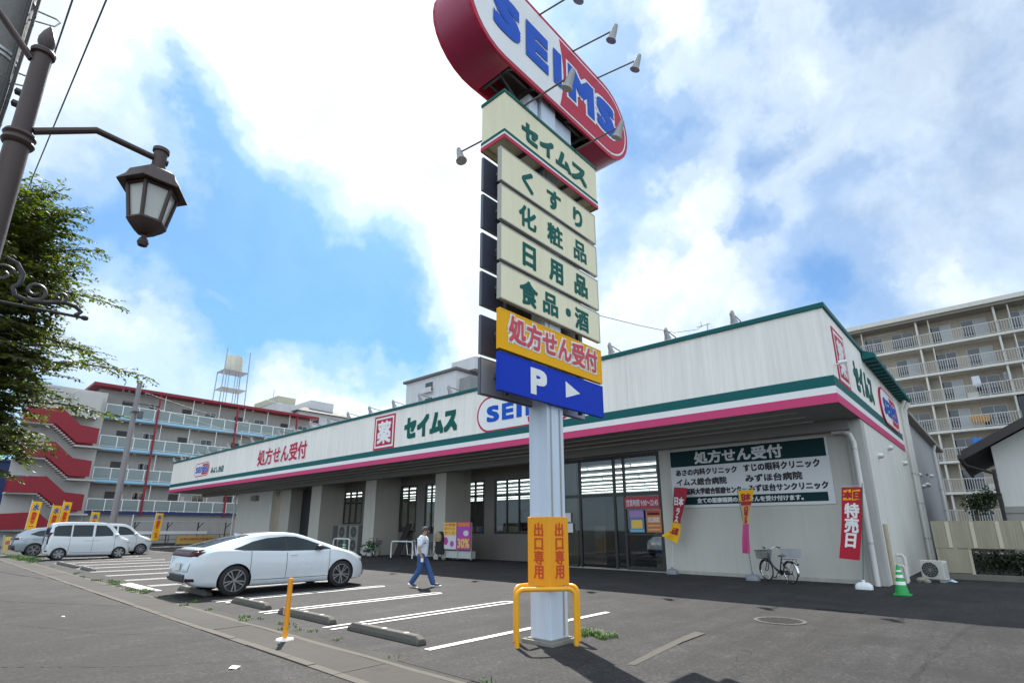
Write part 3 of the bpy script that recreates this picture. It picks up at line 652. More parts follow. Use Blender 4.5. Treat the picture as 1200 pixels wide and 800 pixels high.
def panel(z0, z1, m_, marks=None, ya=5.3, yb=8.02):
    o = MB().box(PXF-.06,PXF,ya,yb,z0,z1).build('panel', m_, PY, bevel=.008)
    e2 = MB(); t=.018
    for a in ((ya-.004,ya+t,z0-.004,z1+.004),(yb-t,yb+.004,z0-.004,z1+.004),(ya+t+.001,yb-t-.001,z0-.004,z0+t),(ya+t+.001,yb-t-.001,z1-t,z1+.004)):
        e2.box(PXF-.065,PXF+.004,*a)
    e2.build('frame', edge if m_ is panelm else m_, o)
    q = MB(); q.cur = 0; q.box(PXB,PXB+.05,ya,yb,z0,z1); q.cur = 1; q.box(PXB+.053,PXB+.056,ya+.02,yb-.02,z0+.02,z1-.02)
    q.build('rear_panel', [backe, backm], PY)
    return o
F2 = FX(PXF)
o = panel(3.535, 4.11, mat('park_blue', (.001,.035,.45), .5, vary=.06, spec=.2))
text('lettering', 'P', F2, 6.02, 3.635, .34, .36, wht, o, .03, .005)
MB().poly(F2, [(6.89,3.70),(6.89,3.98),(7.30,3.84)], .005).build('arrow', wht, o)
for q in PY.children:
    if q.name.startswith('rear_panel'):
        q.data.materials[1] = mat('rear_steel', (.5,.5,.49), .5, metal=.4, vary=.3)
o = panel(4.165, 4.795, mat('panel_yellow', (.86,.42,.002), .5, vary=.05, spec=.2))
outlined(o, '処方せん受付', F2, 5.50, 4.33, 2.36, .40, mat('rx_red',(.62,.05,.07),.4), wht, .012, .03, .005)
o = panel(4.955, 5.535, panelm)
for ch, y, wd, zz, hh in (('食',5.76,.42,5.04,.40),('品',6.34,.38,5.06,.36),('・',6.97,.12,5.19,.12),('酒',7.24,.40,5.04,.38)): text('lettering', ch, F2, y, zz, wd, hh, green, o, .014, .005)
o = panel(5.605, 6.215, panelm)
for ch, y, wd in (('日',5.84,.30),('用',6.53,.36),('品',7.26,.38)): text('lettering', ch, F2, y, 5.72, wd, .38, green, o, .018, .005)
o = panel(6.305, 6.925, panelm)
for ch, y, wd in (('化',5.75,.42),('粧',6.49,.42),('品',7.27,.38)): text('lettering', ch, F2, y, 6.42, wd, .38, green, o, .013, .005)
o = panel(7.0, 7.63, panelm)
for ch, y, wd, hh in (('く',5.83,.27,.38),('す',6.50,.38,.37),('り',7.29,.27,.36)): text('lettering', ch, F2, y, 7.12, wd, hh, green, o, .016, .005)
# steel frame behind the panels
fm = mat('frame_steel', (.055,.055,.06), .5, vary=.3); st = MB()
for y in (5.68, 7.62): st.box(-5.31,-5.25,y-.03,y+.03,3.55,7.83)
for z in (3.84, 4.48, 5.25, 5.9, 6.6, 7.3):
    st.box(-5.305,-5.255,5.45,6.497,z-.025,z+.025).box(-5.305,-5.255,6.923,7.9,z-.025,z+.025)
    for y in (5.6, 7.7): st.box(PXB+.06,PXF-.063,y-.02,y+.02,z-.02,z+.02)
st.build('panel_frame', fm, PY)
# cream lantern box with teal / white / red foot
bx0, bx1, by0, by1, bz0, bz1 = -5.53, -5.0, 5.33, 8.06, 7.80, 8.72
BX = MB().add([(bx0,by0,bz0),(bx1,by0,bz0),(bx1,by1,bz0),(bx0,by1,bz0),(bx0,by0,bz1),(bx1,by0,bz1),(bx1,by1,bz1),(bx0,by1,bz1)],[(0,1,5,4),(1,2,6,5),(2,3,7,6),(3,0,4,7)]).add([(bx0,by0,bz1-.02),(bx1,by0,bz1-.02),(bx1,by1,bz1-.02),(bx0,by1,bz1-.02)],[(0,1,2,3)]).add([(bx0+.02,by0+.02,bz0+.12),(bx1-.02,by0+.02,bz0+.12),(bx1-.02,by1-.02,bz0+.12),(bx0+.02,by1-.02,bz0+.12)],[(3,2,1,0)]).build('cream_box', panelm, PY)
def ring(z0, z1, d, m_, nm):
    r_ = MB(); r_.box(bx1+.001,bx1+d,by0-d,by1+d,z0,z1).box(bx0-d,bx0-.001,by0-d,by1+d,z0,z1).box(bx0,bx1,by0-d,by0-.001,z0,z1).box(bx0,bx1,by1+.001,by1+d,z0,z1).build(nm, m_, BX)
ring(bz0+.10,bz0+.155,.012,green,'teal_stripe'); ring(bz0+.055,bz0+.0995,.009,wht,'white_stripe'); ring(bz0-.02,bz0+.0545,.014,lred,'red_stripe'); ring(bz1-.03,bz1+.03,.015,green,'top_trim')
U = MB(); U.box(bx0+.03,bx1-.03,by0+.03,by1-.03,bz0+.125,bz0+.13)
for y in (5.9,6.4,7.1,7.6): U.box(bx0+.02,bx1-.02,y,y+.05,bz0+.03,bz0+.08)
U.build('underside', fm, BX)
F3 = FX(bx1)
for ch, y, wd, zz in (('セ',5.78,.40,8.08),('イ',6.27,.36,8.09),('ム',6.73,.43,8.09),('ス',7.21,.47,8.08)): text('lettering', ch, F3, y, zz, wd, .33, green, BX, .026, .006, ring2=True)
# the pill on top: shell open underneath, two faces
PZ, PR, YL, YRt = 10.33, .935, 4.43, 9.52
pf = FX(-5.06); LL = YRt-YL
plum = mat('pill_shell', (.36,.022,.075), .4, vary=.12, streak=.06)
MB().poly(pf, stad(YL,PZ-PR,LL,2*PR), 0, .05).build('pill_face', lred, PY, ang=30)
MB().poly(FN(-5.84), [(-a,b) for a,b in stad(YL,PZ-PR,LL,2*PR)][::-1], 0, .05).build('pill_rear_face', lred, PY, ang=30)
out = stad(YL,PZ-PR,LL,2*PR,.004); k = len(out); inn = stad(YL,PZ-PR,LL,2*PR,.02)
sh = MB()
# band starts right of the opening and runs round to its left edge
def cutband():
    path = out[:]      # right arc bottom->top, then left arc top->bottom
    pin = inn[:]
    path = [(8.02, PZ-PR+.004)]+path+[(5.50, PZ-PR+.004)]; pin = [(8.02, PZ-PR+.02)]+pin+[(5.50, PZ-PR+.02)]
    return path, pin
pa, pi_ = cutband(); kk = len(pa)
vs = [(-5.061,a,b) for a,b in pa]+[(-5.839,a,b) for a,b in pa]+[(-5.061,a,b) for a,b in pi_]+[(-5.839,a,b) for a,b in pi_]
fs = []
for i in range(kk-1): fs += [(i,i+1,kk+i+1,kk+i), (2*kk+i,3*kk+i,3*kk+i+1,2*kk+i+1)]
fs += [(0,kk,3*kk,2*kk),(kk-1,3*kk-1,4*kk-1,2*kk-1)]
sh.add(vs, fs, True); sh.build('pill_shell', plum, PY, ang=30)
inn_ = MB()
for y in (5.6,6.2,6.75,7.3,7.9): inn_.box(-5.80,-5.09,y-.03,y+.03,9.46,9.52).box(-5.12,-5.07,y-.025,y+.025,9.42,10.2)
inn_.box(-5.8,-5.1,4.9,9.0,9.95,10.0).box(-5.7,-5.66,5.1,8.6,9.5,9.56).box(-5.25,-5.2,5.1,8.6,9.5,9.56)
for y in (5.5,6.7): inn_.tube([(-5.3,y,9.45),(-5.3,y+1.1,8.75)], .02, 6).tube([(-5.6,y+1.1,9.45),(-5.6,y,8.75)], .02, 6)
inn_.build('pill_frame', fm, PY)
MB().box(-5.48,-5.2,6.2,6.45,8.75,9.4).build('neck_post', polem, PY); MB().box(-5.48,-5.2,7.0,7.5,8.75,9.4).build('neck_post', polem, PY)
lg = MB(); lg.poly(pf, stad(YL,PZ-PR,LL,2*PR,.085), .053); lg.cur = 1
lg.build('face_white', [wht, lred], PY)
xm = 6.93; r2 = PR-.125; xr = YRt-PR
curve = [(xm+.13*math.sin(math.pi*i/10)-.02*i/10, PZ+r2-2*r2*i/10) for i in range(11)]
arc = [(xr+r2*math.sin(math.pi*i/16), PZ-r2*math.cos(math.pi*i/16)) for i in range(17)]
MB().poly(pf, curve+arc, .056).build('face_red', lred, PY)
lt = MB(); bo = .072
for c, y0, y1 in (('S',5.03,5.74),('E',5.89,6.55),('I',6.71,6.97),('M',7.19,8.12),('S',8.22,8.95)):
    if y0 > 7: lt.cur = 1; write(lt, c, pf, y0+bo, 9.93+bo, y1-y0-2*bo, .82-2*bo, bo+.055, .060, ring2=True)
    lt.cur = 0; write(lt, c, pf, y0+bo, 9.93+bo, y1-y0-2*bo, .82-2*bo, bo, .068)
lt.build('lettering', [blueL, wht], PY)
# spotlights on thin arms
lampg = mat('lamp_grey', (.42,.41,.40), .45)
def spot(base, tip, aim):
    b_, t_ = V(base), V(tip); o = MB().tube([b_, t_], .016, 6).build('spotlight_arm', mat('rust_brown', (.14,.11,.09)), PY)
    a = V(aim).normalized(); MB().tube([t_-a*.10, t_+a*.02, t_+a*.16, t_+a*.22], [.04,.06,.075,.105], 12).build('lamp_head', lampg, o)
for y in (5.2, 6.32, 7.42, 8.34): spot((-5.03,y,11.23), (-4.02,y,11.03), (-.45,0,-1))
for y in (5.82, 7.34): spot((-5.02,y,8.74), (-3.98,y,8.70), (-.5,0,-1))
spot((-5.52,5.6,8.3), (-6.35,5.55,8.35), (.3,.0,-1))
# guard hoops
yel = mat('guard_yellow', (.80,.36,.01), .35, vary=.1, scale=8)
def hoop(pts, h, r, lab):
    path = []; P = [V(p) for p in pts]
    a, b_ = P[0], P[-1]; up = V((0,0,1)); c = .10
    path += [a, a+up*(h-c)]
    d = (P[1]-a).normalized()
    for i in (1,2,3): t = math.pi/2*i/4; path.append(a+up*(h-c+c*math.sin(t))+d*c*(1-math.cos(t)))
    path.append(a+d*c+up*h)
    for q in P[1:-1]: path.append(q+up*h)
    d = (P[-2]-b_).normalized(); path.append(b_+d*c+up*h)
    for i in (3,2,1): t = math.pi/2*i/4; path.append(b_+up*(h-c+c*math.sin(t))+d*c*(1-math.cos(t)))
    path += [b_+up*(h-c), b_]
    m_ = MB().tube(path, r, 12)
    o = m_.build('guard_hoop', yel, loc=(P[0].x,P[0].y,0)); return tag(o, lab, 'guard rail', 'yellow guard hoops round the pylon')
hoop([(-5.40,6.06,0),(-5.13,6.40,0),(-4.87,6.74,0)], .77, .034, 'front yellow guard hoop crossing before the pylon corner')
hoop([(-5.70,6.36,0),(-5.72,6.99,0),(-5.66,7.07,0),(-5.03,7.03,0)], .77, .034, 'rear yellow guard hoop wrapping behind the pylon')
# wire from the pylon to the store roof, with its bracket
tag(MB().tube([(-5.25,8.0,5.6),(-5.3,10,5.95),(-5.6,12.5,6.55),(-6.2,15.5,7.65),(-6.35,16.35,8.05)], .007, 5).build('cable', mat('cable_black',(.03,.03,.03),.6), loc=(-6.35,16.35,8.05)), 'thin black cable slung between the pylon and the store roof', 'cable')
o = MB().tube([(-6.2,16.4,7.87),(-6.2,16.4,8.12)], .02, 6).tube([(-6.55,16.4,8.08),(-6.1,16.4,8.1)], .015, 6).tube([(-6.4,16.4,8.08),(-6.4,16.4,8.25)], .012, 6).build('cable_bracket', metal, loc=(-6.2,16.4,7.87)); tag(o, 'small metal cable bracket on the roof edge of the store', 'bracket')
# orange bollard
b_ = MB().lathe([(.037,.02),(.037,.87),(.025,.885),(0,.887)], (-8.34,4.13,0), 16).build('flexible_bollard', mat('bollard_orange',(.80,.30,.01),.45,vary=.12,scale=10), loc=(-8.34,4.13,0)); tag(b_, 'slim orange bollard standing in the gutter by the wheel stops', 'bollard')
MB().lathe([(.13,.008),(.12,.03),(.05,.04),(.0,.04)], (-8.34,4.13,0), 18).build('base', whitep, b_)
MB().box(-8.385,-8.375,4.10,4.14,.42,.56).box(-8.40,-8.386,4.09,4.13,.36,.46).build('torn_sticker', mat('sticker',(.7,.45,.42),.6), b_)
# ================================================================== CARS
def lerp_tab(t):
    def f(x):
        if x <= t[0][0]: return t[0][1]
        for (a, va), (b_, vb) in zip(t, t[1:]):
            if x <= b_:
                q = (x-a)/(b_-a); 
                return va+(vb-va)*q
        return t[-1][1]
    return f
def smooth_tab(t):
    """Catmull-Rom (monotone-ish) through the table"""
    xs = [p[0] for p in t]; ys = [p[1] for p in t]; nn = len(t)
    ms = []
    for i in range(nn):
        if i == 0: ms.append((ys[1]-ys[0])/(xs[1]-xs[0]))
        elif i == nn-1: ms.append((ys[-1]-ys[-2])/(xs[-1]-xs[-2]))
        else:
            a = (ys[i]-ys[i-1])/(xs[i]-xs[i-1]); b_ = (ys[i+1]-ys[i])/(xs[i+1]-xs[i])
            ms.append(0 if a*b_ <= 0 else 2*a*b_/(a+b_))
    def f(x):
        if x <= xs[0]: return ys[0]
        if x >= xs[-1]: return ys[-1]
        for i in range(nn-1):
            if x <= xs[i+1]:
                h = xs[i+1]-xs[i]; t_ = (x-xs[i])/h
                return (2*t_**3-3*t_**2+1)*ys[i]+(t_**3-2*t_**2+t_)*h*ms[i]+(-2*t_**3+3*t_**2)*ys[i+1]+(t_**3-t_**2)*h*ms[i+1]
    return f
tyre = mat('tyre_rubber', (.018,.018,.02), .8, vary=.2); rimm = mat('rim_silver', (.30,.30,.31), .35, metal=.6, vary=.05); rimd = mat('rim_dark', (.03,.03,.033), .35, metal=.4)
cglass = mat('car_glass', (.022,.032,.038), .03, spec=.32, vary=.1); blackp = mat('black_plastic', (.02,.02,.022), .45, vary=.15); taill = mat('tail_lens', (.05,.003,.006), .3, spec=.3); headl = mat('head_lens', (.55,.57,.6), .1, coat=.8)
plate = mat('licence_plate', (.72,.72,.70), .5); well = mat('wheel_well', (.008,.008,.008), .9); seam = mat('panel_gap', (.03,.03,.03), .6); chrome = mat('chrome', (.7,.7,.7), .12, metal=1., vary=.03)
def car(name, loc, rz, scale, label, group, P):
    root = thing(name, (0,0,0), label, P.get('cat', 'car'), group)
    prof = smooth_tab(P['top']) if P.get('smooth', True) else lerp_tab(P['top']); belt0 = smooth_tab(P['belt']); wid = smooth_tab(P['wid']); zlo = smooth_tab(P['low'])
    rfw = smooth_tab(P['roofw'])
    x0, x1 = P['top'][0][0], P['top'][-1][0]
    paint = P['paint']
    def belt(x): return min(belt0(x), prof(x)-.012)
    def re(x): # roof edge (half width, height)
        zb = belt(x); zt = prof(x); k = min(1, max(0, (zt-zb)/.45)); k = k*k*(3-2*k)
        wb = wid(x)*.975
        return wb*.90*(1-k)+rfw(x)*k, zt-(.012+.045*k)
    def W(x, z):
        zb = belt(x); wb = wid(x)*.975
        if z <= zb:
            t = (z-zlo(x))/max(.05, zb-zlo(x)); t = min(1, max(0, t))
            bul = .93+.07*math.sin(min(1, t/.62)*math.pi/2)
            return wid(x)*(bul if t < .62 else 1-.025*((t-.62)/.38)**1.5)
        wr, zr = re(x); t = min(1, (z-zb)/max(.004, zr-zb)); return wb+(wr-wb)*t
    NX = 96; mb = MB(); secs = []
    for i in range(NX+1):
        x = x0+(x1-x0)*(.5-.5*math.cos(math.pi*i/NX)*1.0) if False else x0+(x1-x0)*i/NX
        zb = belt(x); zl = zlo(x); wr, zr = re(x); zt = prof(x)
        s = [(0, zl+.01), (W(x, zl)*.7, zl), (W(x, zl)*.96, zl+.01)]
        for t in (.06,.15,.27,.40,.53,.66,.8,.92,1.0): z = zl+(zb-zl)*t; s.append((W(x, max(z, zl+.001)), z))
        for t in (.06,.35,.68,.94): z = zb+(zr-zb)*t; s.append((W(x, z), z))
        s += [(wr*.965, zr+(zt-zr)*.42), (wr*.86, zr+(zt-zr)*.70), (wr*.55, zr+(zt-zr)*.93), (0, zt)]
        secs.append((x, s))
    k = len(secs[0][1]); full = 2*k-2
    vs = []
    for x, s in secs:
        vs += [(x, y, z) for y, z in s]+[(x, -y, z) for y, z in s[-2:0:-1]]
    fs = [(i*full+j, i*full+(j+1)%full, (i+1)*full+(j+1)%full, (i+1)*full+j) for i in range(NX) for j in range(full)]
    fs += [tuple(range(full))[::-1], tuple(range(NX*full, (NX+1)*full))]
    mb.add(vs, fs, True)
    body = mb.build('body', [paint, well], root, ang=50)
    bm = bmesh.new(); bm.from_mesh(body.data); bmesh.ops.recalc_face_normals(bm, faces=bm.faces); bm.to_mesh(body.data); bm.free()
    body.data.set_sharp_from_angle(angle=R(40))
    rw = P['tyre']
    for wx in P['wheels']:
        for sgn in (1, -1):
            cu = MB(); cu.lathe([(0,-.0),(rw*1.13,0),(rw*1.13,.34),(0,.34)], (0,0,0), 40, 'Y', False)
            cu.v = [(a+wx, (wid(wx)-.22+b_)*sgn if sgn > 0 else -(wid(wx)-.22+b_), c+rw*.98) for a, b_, c in cu.v]
            co = cu.build('cutter', [paint, well]); bm = bmesh.new(); bm.from_mesh(co.data); bmesh.ops.recalc_face_normals(bm, faces=bm.faces)
            for f_ in bm.faces: f_.material_index = 1
            bm.to_mesh(co.data); bm.free()
            md = body.modifiers.new('b', 'BOOLEAN'); md.object = co; md.operation = 'DIFFERENCE'; md.solver = 'EXACT'
            try: md.material_mode = 'INDEX'
            except Exception: pass
            dg = bpy.context.evaluated_depsgraph_get(); me = bpy.data.meshes.new_from_object(body.evaluated_get(dg))
            body.modifiers.clear(); old = body.data; body.data = me; bpy.data.meshes.remove(old); bpy.data.objects.remove(co)
    # side strips following the surface
    def strip(nm, xa, xb, lo, hi, m_, d=.004, nseg=28, nz=4, par=body, sides=(1,-1)):
        q = MB()
        for sg_ in sides:
            vs = []
            for i in range(nseg+1):
                x = xa+(xb-xa)*i/nseg; a, b_ = lo(x), hi(x)
                for j in range(nz+1):
                    z = a+(b_-a)*j/nz; vs.append((x, sg_*(W(x, z)+d), z))
            fs = [(i*(nz+1)+j, (i+1)*(nz+1)+j, (i+1)*(nz+1)+j+1, i*(nz+1)+j+1) for i in range(nseg) for j in range(nz)]
            q.add(vs, fs if sg_ < 0 else [f_[::-1] for f_ in fs], True)
        return q.build(nm, m_, par)
    for nm, xa, xb, lo, hi in P['side']:
        for sd1 in (1,-1): strip(nm, xa, xb, lerp_tab(lo) if isinstance(lo, list) else lo, lerp_tab(hi) if isinstance(hi, list) else hi, blackp if 'trim' in nm else cglass, .004, par=root, sides=(sd1,))
    for x in P['gaps']:
        for sd1 in (1,-1): strip('door_gap', x-.006, x+.006, lambda q: zlo(x)+.14, lambda q: belt(x)-.0, seam, .0025, 1, 10, sides=(sd1,))
    if P.get('sillgap'): xa, xb = P['sillgap']; [strip('sill_gap', xa, xb, lambda q: zlo(q)+.135, lambda q: zlo(q)+.147, seam, .0025, 20, 1, sides=(sd1,)) for sd1 in (1,-1)]
    def topglass(nm, xa, xb, fr=.90, d=.004):
        q = MB(); vs = []; ns = 16
        for i in range(ns+1):
            x = xa+(xb-xa)*i/ns; wr, zr = re(x); zt = prof(x)
            sl = (prof(x+.01)-prof(x-.01))/.02; nl = math.hypot(1, sl)
            for j in range(-6, 7):
                a = j/6*fr; aa = abs(a)
                z = zt-(zt-zr)*(.07*(aa/.55) if aa < .55 else .07+.23*((aa-.55)/.31) if aa < .86 else .30+.28*((aa-.86)/.105))
                vs.append((x-sl/nl*d, wr*a, z+d/nl))
        q.add(vs, [(i*13+j, (i+1)*13+j, (i+1)*13+j+1, i*13+j+1) for i in range(ns) for j in range(12)], True)
        o = q.build(nm, cglass, root)
        bm = bmesh.new(); bm.from_mesh(o.data); bm.normal_update(); 
        if sum(f_.normal.z for f_ in bm.faces) < 0: bmesh.ops.reverse_faces(bm, faces=bm.faces)
        bm.to_mesh(o.data); bm.free()
    for a in P['topglass']: topglass(*a)
    # front / rear patches wrapped round the ends: (name, zlo, zhi, ylo, yhi fraction, end, material)
    def patch(nm, z0, z1, f0, f1, end, m_, d=.006, both=False, par=root, sgn=1):
        if both:
            patch(nm, z0, z1, f0, f1, end, m_, d, False, par, -1)
        q = MB()
        for sg_ in (sgn,):
            vs = []; ny = 14; nz = 4
            for i in range(ny+1):
                f = f0+(f1-f0)*i/ny
                for j in range(nz+1):
                    z = z0+(z1-z0)*j/nz
                    # walk in from the end until the surface is wide enough
                    lo_, hi_ = (x0, x0+.9) if end < 0 else (x1-.9, x1)
                    y = f*wid(P['endref'][0 if end < 0 else 1]);
                    best = None
                    for s in range(90):
                        x = lo_+(hi_-lo_)*s/89 if end < 0 else hi_-(hi_-lo_)*s/89
                        if prof(x) >= z and zlo(x) <= z+.02 and W(x, z) >= abs(y): best = x; break
                    if best is None: best = hi_ if end < 0 else lo_
                    vs.append((best+d*end, sg_*(y+d*(1 if y > 0 else -1)*abs(f)), z))
            fs = [(i*(nz+1)+j, (i+1)*(nz+1)+j, (i+1)*(nz+1)+j+1, i*(nz+1)+j+1) for i in range(ny) for j in range(nz)]
            q.add(vs, fs, True)
        o = q.build(nm, m_, par)
        bm = bmesh.new(); bm.from_mesh(o.data); bmesh.ops.recalc_face_normals(bm, faces=bm.faces); bm.to_mesh(o.data); bm.free()
        sol = o.modifiers.new('t', 'SOLIDIFY'); sol.thickness = .02; sol.offset = 0
        return o
    for a in P['ends']: patch(*a)
    # wheels
    def wheel(wx, sgn):
        yw = wid(wx)-.012; r = rw; T = MB()
        pr = [(r*.68,-.19),(r*.90,-.195),(r*.985,-.17),(r,-.13),(r,-.06),(r*.985,-.02),(r*.90,0),(r*.74,.006),(r*.70,-.01)]
        T.lathe(pr, (0,0,0), 40, 'Y'); T.lathe([(0,-.17),(r*.69,-.17)], (0,0,0), 20, 'Y')
        o = T.build('wheel', tyre, root, loc=(0,0,0)); o.location = (wx, yw*sgn, rw)
        o.rotation_euler = (0, 0, 0 if sgn > 0 else math.pi)
        rm = MB(); rm.cur = 1; rm.lathe([(0,-.06),(r*.70,-.05),(r*.70,-.0)], (0,0,0), 32, 'Y'); rm.cur = 0
        rm.lathe([(r*.72,-.05),(r*.725,.004),(r*.69,.006),(r*.67,-.03)], (0,0,0), 40, 'Y')
        rm.lathe([(0,.0),(r*.10,-.002),(r*.13,-.03)], (0,0,0), 16, 'Y')
        nsp = P.get('spokes', 10)
        for s in range(nsp):
            a = 2*math.pi*s/nsp+(.13 if s%2 else -.13)*(1 if nsp == 10 else 0); ca, sa = math.cos(a), math.sin(a); pa = P.get('spw', .03)
            t0, t1 = (-.18, .10) if False else (0, 0)
            w0, w1 = pa*r/.34*.7, pa*r/.34*1.05
            P4 = [(r*.08*ca-sa*w0, -.008, r*.08*sa+ca*w0), (r*.08*ca+sa*w0, -.008, r*.08*sa-ca*w0), (r*.70*ca+sa*w1, -.004, r*.70*sa-ca*w1), (r*.70*ca-sa*w1, -.004, r*.70*sa+ca*w1)]
            rm.add([(x, y, z) for x, y, z in P4]+[(x, y-.03, z) for x, y, z in P4], [(0,1,2,3),(0,4,5,1),(1,5,6,2),(2,6,7,3),(3,7,4,0)])
        w_ = rm.build('rim', [rimm, rimd], None, loc=(0,0,0)); w_.parent = o
    for wx in P['wheels']:
        for sgn in (1, -1): wheel(wx, sgn)
    # mirrors, handles
    for sgn in (1, -1):
        mx, mz = P['mirror']; mb = MB(); y = (W(mx, mz)+.115)*sgn
        mb.lathe([(0,-.085),(.05,-.07),(.068,-.02),(.062,.05),(.04,.08),(0,.085)], (0,0,0), 14, 'X')
        mb.v = [(a+mx, b_*1.55+y, c*1.05+mz+.03) for a, b_, c in mb.v]
        mb.tube([(mx+.03, W(mx, mz-.02)*sgn-.02*sgn, mz-.03), (mx+.01, y, mz)], .022, 6)
        mb.build('mirror', P.get('mirrorm', blackp), root, loc=(mx, y, mz))
        for hx, hz in P['handles']:
            h = MB().tube([(hx-.10, (W(hx-.1, hz)+.012)*sgn, hz), (hx, (W(hx, hz)+.03)*sgn, hz+.006), (hx+.10, (W(hx+.1, hz)+.012)*sgn, hz+.004)], .013, 8)
            h.build('door_handle', P.get('handlem', paint), root)
    for fn in P.get('extra', []): fn(root, W, prof, re)
    root.scale = (scale,)*3; root.location = loc; root.rotation_euler = (0, 0, rz)
    return root
pearl = mat('pearl_white', (.66,.71,.75), .25, coat=1., vary=.02); vanw = mat('van_white', (.64,.67,.69), .3, coat=.8, vary=.03); greyc = mat('car_grey', (.30,.34,.38), .28, metal=.25, coat=1., vary=.03)
def fin(root, W, prof, re):
    mb = MB(); x = -1.05; z = prof(x)
    mb.add([(x-.10,-.03,z-.012),(x-.10,.03,z-.012),(x+.12,.025,z+.0),(x+.12,-.025,z+.0),(x-.10,0,z+.055)], [(0,1,4),(1,2,4),(2,3,4),(3,0,4),(0,3,2,1)])
    mb.build('antenna_fin', pearl, root)
def plate_at(x, z, w_=.33, h=.165):
    def f(root, W, prof, re): MB().box(x-.012, x, -w_/2, w_/2, z-h/2, z+h/2).build('licence_plate', plate, root, bevel=.004)
    return f
prius = dict(cat='car', paint=pearl, wheels=(-1.345, 1.395), tyre=.338, endref=(-2.16,2.06), mirror=(.70,1.0), handles=((.04,.86),),
    top=[(-2.30,.58),(-2.285,.80),(-2.22,1.00),(-2.10,1.055),(-1.75,1.165),(-1.35,1.275),(-.95,1.36),(-.55,1.412),(-.2,1.425),(.12,1.405),(.45,1.33),(.8,1.205),(1.15,1.075),(1.45,.985),(1.75,.905),(2.02,.825),(2.16,.765),(2.24,.68),(2.285,.52),(2.30,.38)],
    belt=[(-2.3,.86),(-1.7,1.0),(-1.2,.99),(-.6,.955),(0,.935),(.7,.94),(1.1,.97),(1.6,.86),(2.3,.42)],
    wid=[(-2.30,.66),(-2.2,.78),(-1.95,.855),(-1.35,.892),(-.6,.865),(0,.855),(.7,.865),(1.4,.888),(1.8,.85),(2.05,.75),(2.2,.62),(2.30,.40)],
    low=[(-2.3,.36),(-2.1,.24),(-1.6,.19),(1.7,.17),(2.1,.19),(2.3,.25)],
    roofw=[(-2.3,.55),(-1.6,.53),(-.4,.575),(.3,.575),(1.1,.63),(1.5,.7),(2.3,.4)],
    side=[('side_window', -1.43, -.16, [(-1.43,1.03),(-1.2,1.0),(-.16,.965)], [(-1.43,1.04),(-1.2,1.11),(-.95,1.20),(-.6,1.275),(-.16,1.31)]),
          ('side_window', -.10, 1.06, [(-.10,.965),(.6,.96),(1.06,.985)], [(-.10,1.312),(.15,1.30),(.45,1.225),(.8,1.095),(1.06,.995)]),
          ('window_trim', -.16, -.10, [(-.16,.965),(-.1,.965)], [(-.16,1.31),(-.1,1.312)])],
    gaps=(-1.02, -.13, 1.02), sillgap=(-.95, 1.0),
    topglass=[('windscreen', .42, 1.22, .93), ('rear_window', -2.02, -.98, .9)],
    ends=[('tail_light_bar', .885, .985, -.97, .97, -1, taill), ('rear_grille', .34, .50, -.62, .62, -1, blackp), ('rear_spoiler', .985, 1.03, -.9, .9, -1, blackp), ('headlight', .66, .735, .58, .98, 1, headl, .006, True), ('front_grille', .27, .40, -.8, .8, 1, blackp), ('rear_reflector', .36, .42, .70, .95, -1, taill, .006, True)],
    extra=[fin, plate_at(-2.315, .66)], spokes=10, spw=.013)
car('white_hatchback', (-15.50, 7.20, 0), R(90), 1.075, 'sleek pearl white fastback hatchback parked closest to the camera', 'cars in the store lot', prius)
boxy = dict(cat='van', paint=vanw, wheels=(-1.19, 1.22), tyre=.275, endref=(-1.63,1.55), mirror=(.98,1.12), handles=((.18,.90),(-.12,.90)), mirrorm=vanw,
    top=[(-1.70,.52),(-1.69,.95),(-1.65,1.45),(-1.58,1.68),(-1.42,1.755),(-.8,1.785),(0,1.785),(.45,1.76),(.72,1.68),(.98,1.40),(1.22,1.10),(1.40,1.02),(1.58,.94),(1.66,.75),(1.70,.5)],
    belt=[(-1.7,1.02),(0,1.02),(1.0,1.04),(1.7,.60)], wid=[(-1.70,.60),(-1.64,.70),(-1.5,.735),(0,.74),(1.2,.735),(1.5,.69),(1.64,.6),(1.70,.45)],
    low=[(-1.7,.30),(-1.5,.21),(1.4,.18),(1.7,.25)], roofw=[(-1.7,.56),(0,.62),(.7,.60),(1.2,.62),(1.7,.4)],
    side=[('side_window', -1.52, -.86, [(-1.52,1.12),(-.86,1.09)], [(-1.52,1.50),(-1.40,1.60),(-.86,1.63)]), ('side_window', -.80, .0, lambda x: 1.08, lambda x: 1.635),
          ('side_window', .10, .86, [(.10,1.08),(.86,1.10)], [(.10,1.63),(.50,1.61),(.66,1.5),(.86,1.24)])],
    gaps=(-.86, .05, .96), sillgap=(-.8, .9), topglass=[('windscreen', .66, 1.16, .93)],
    ends=[('rear_window', 1.10, 1.52, -.8, .8, -1, cglass), ('tail_light', .75, 1.28, .76, .93, -1, taill, .008, True), ('headlight', .76, .93, .60, 1.0, 1, headl, .008, True), ('front_grille', .36, .52, -.7, .7, 1, blackp), ('rear_bumper_light', .40, .46, .6, .95, -1, taill, .008, True)],
    extra=[plate_at(-1.712, .62)], spokes=6, spw=.055)
car('white_box_van', (-38.28, 6.97, 0), R(90), 1.10, 'boxy white van with silver wheels, parked nearest of the cars at the far left', 'cars in the store lot', boxy)
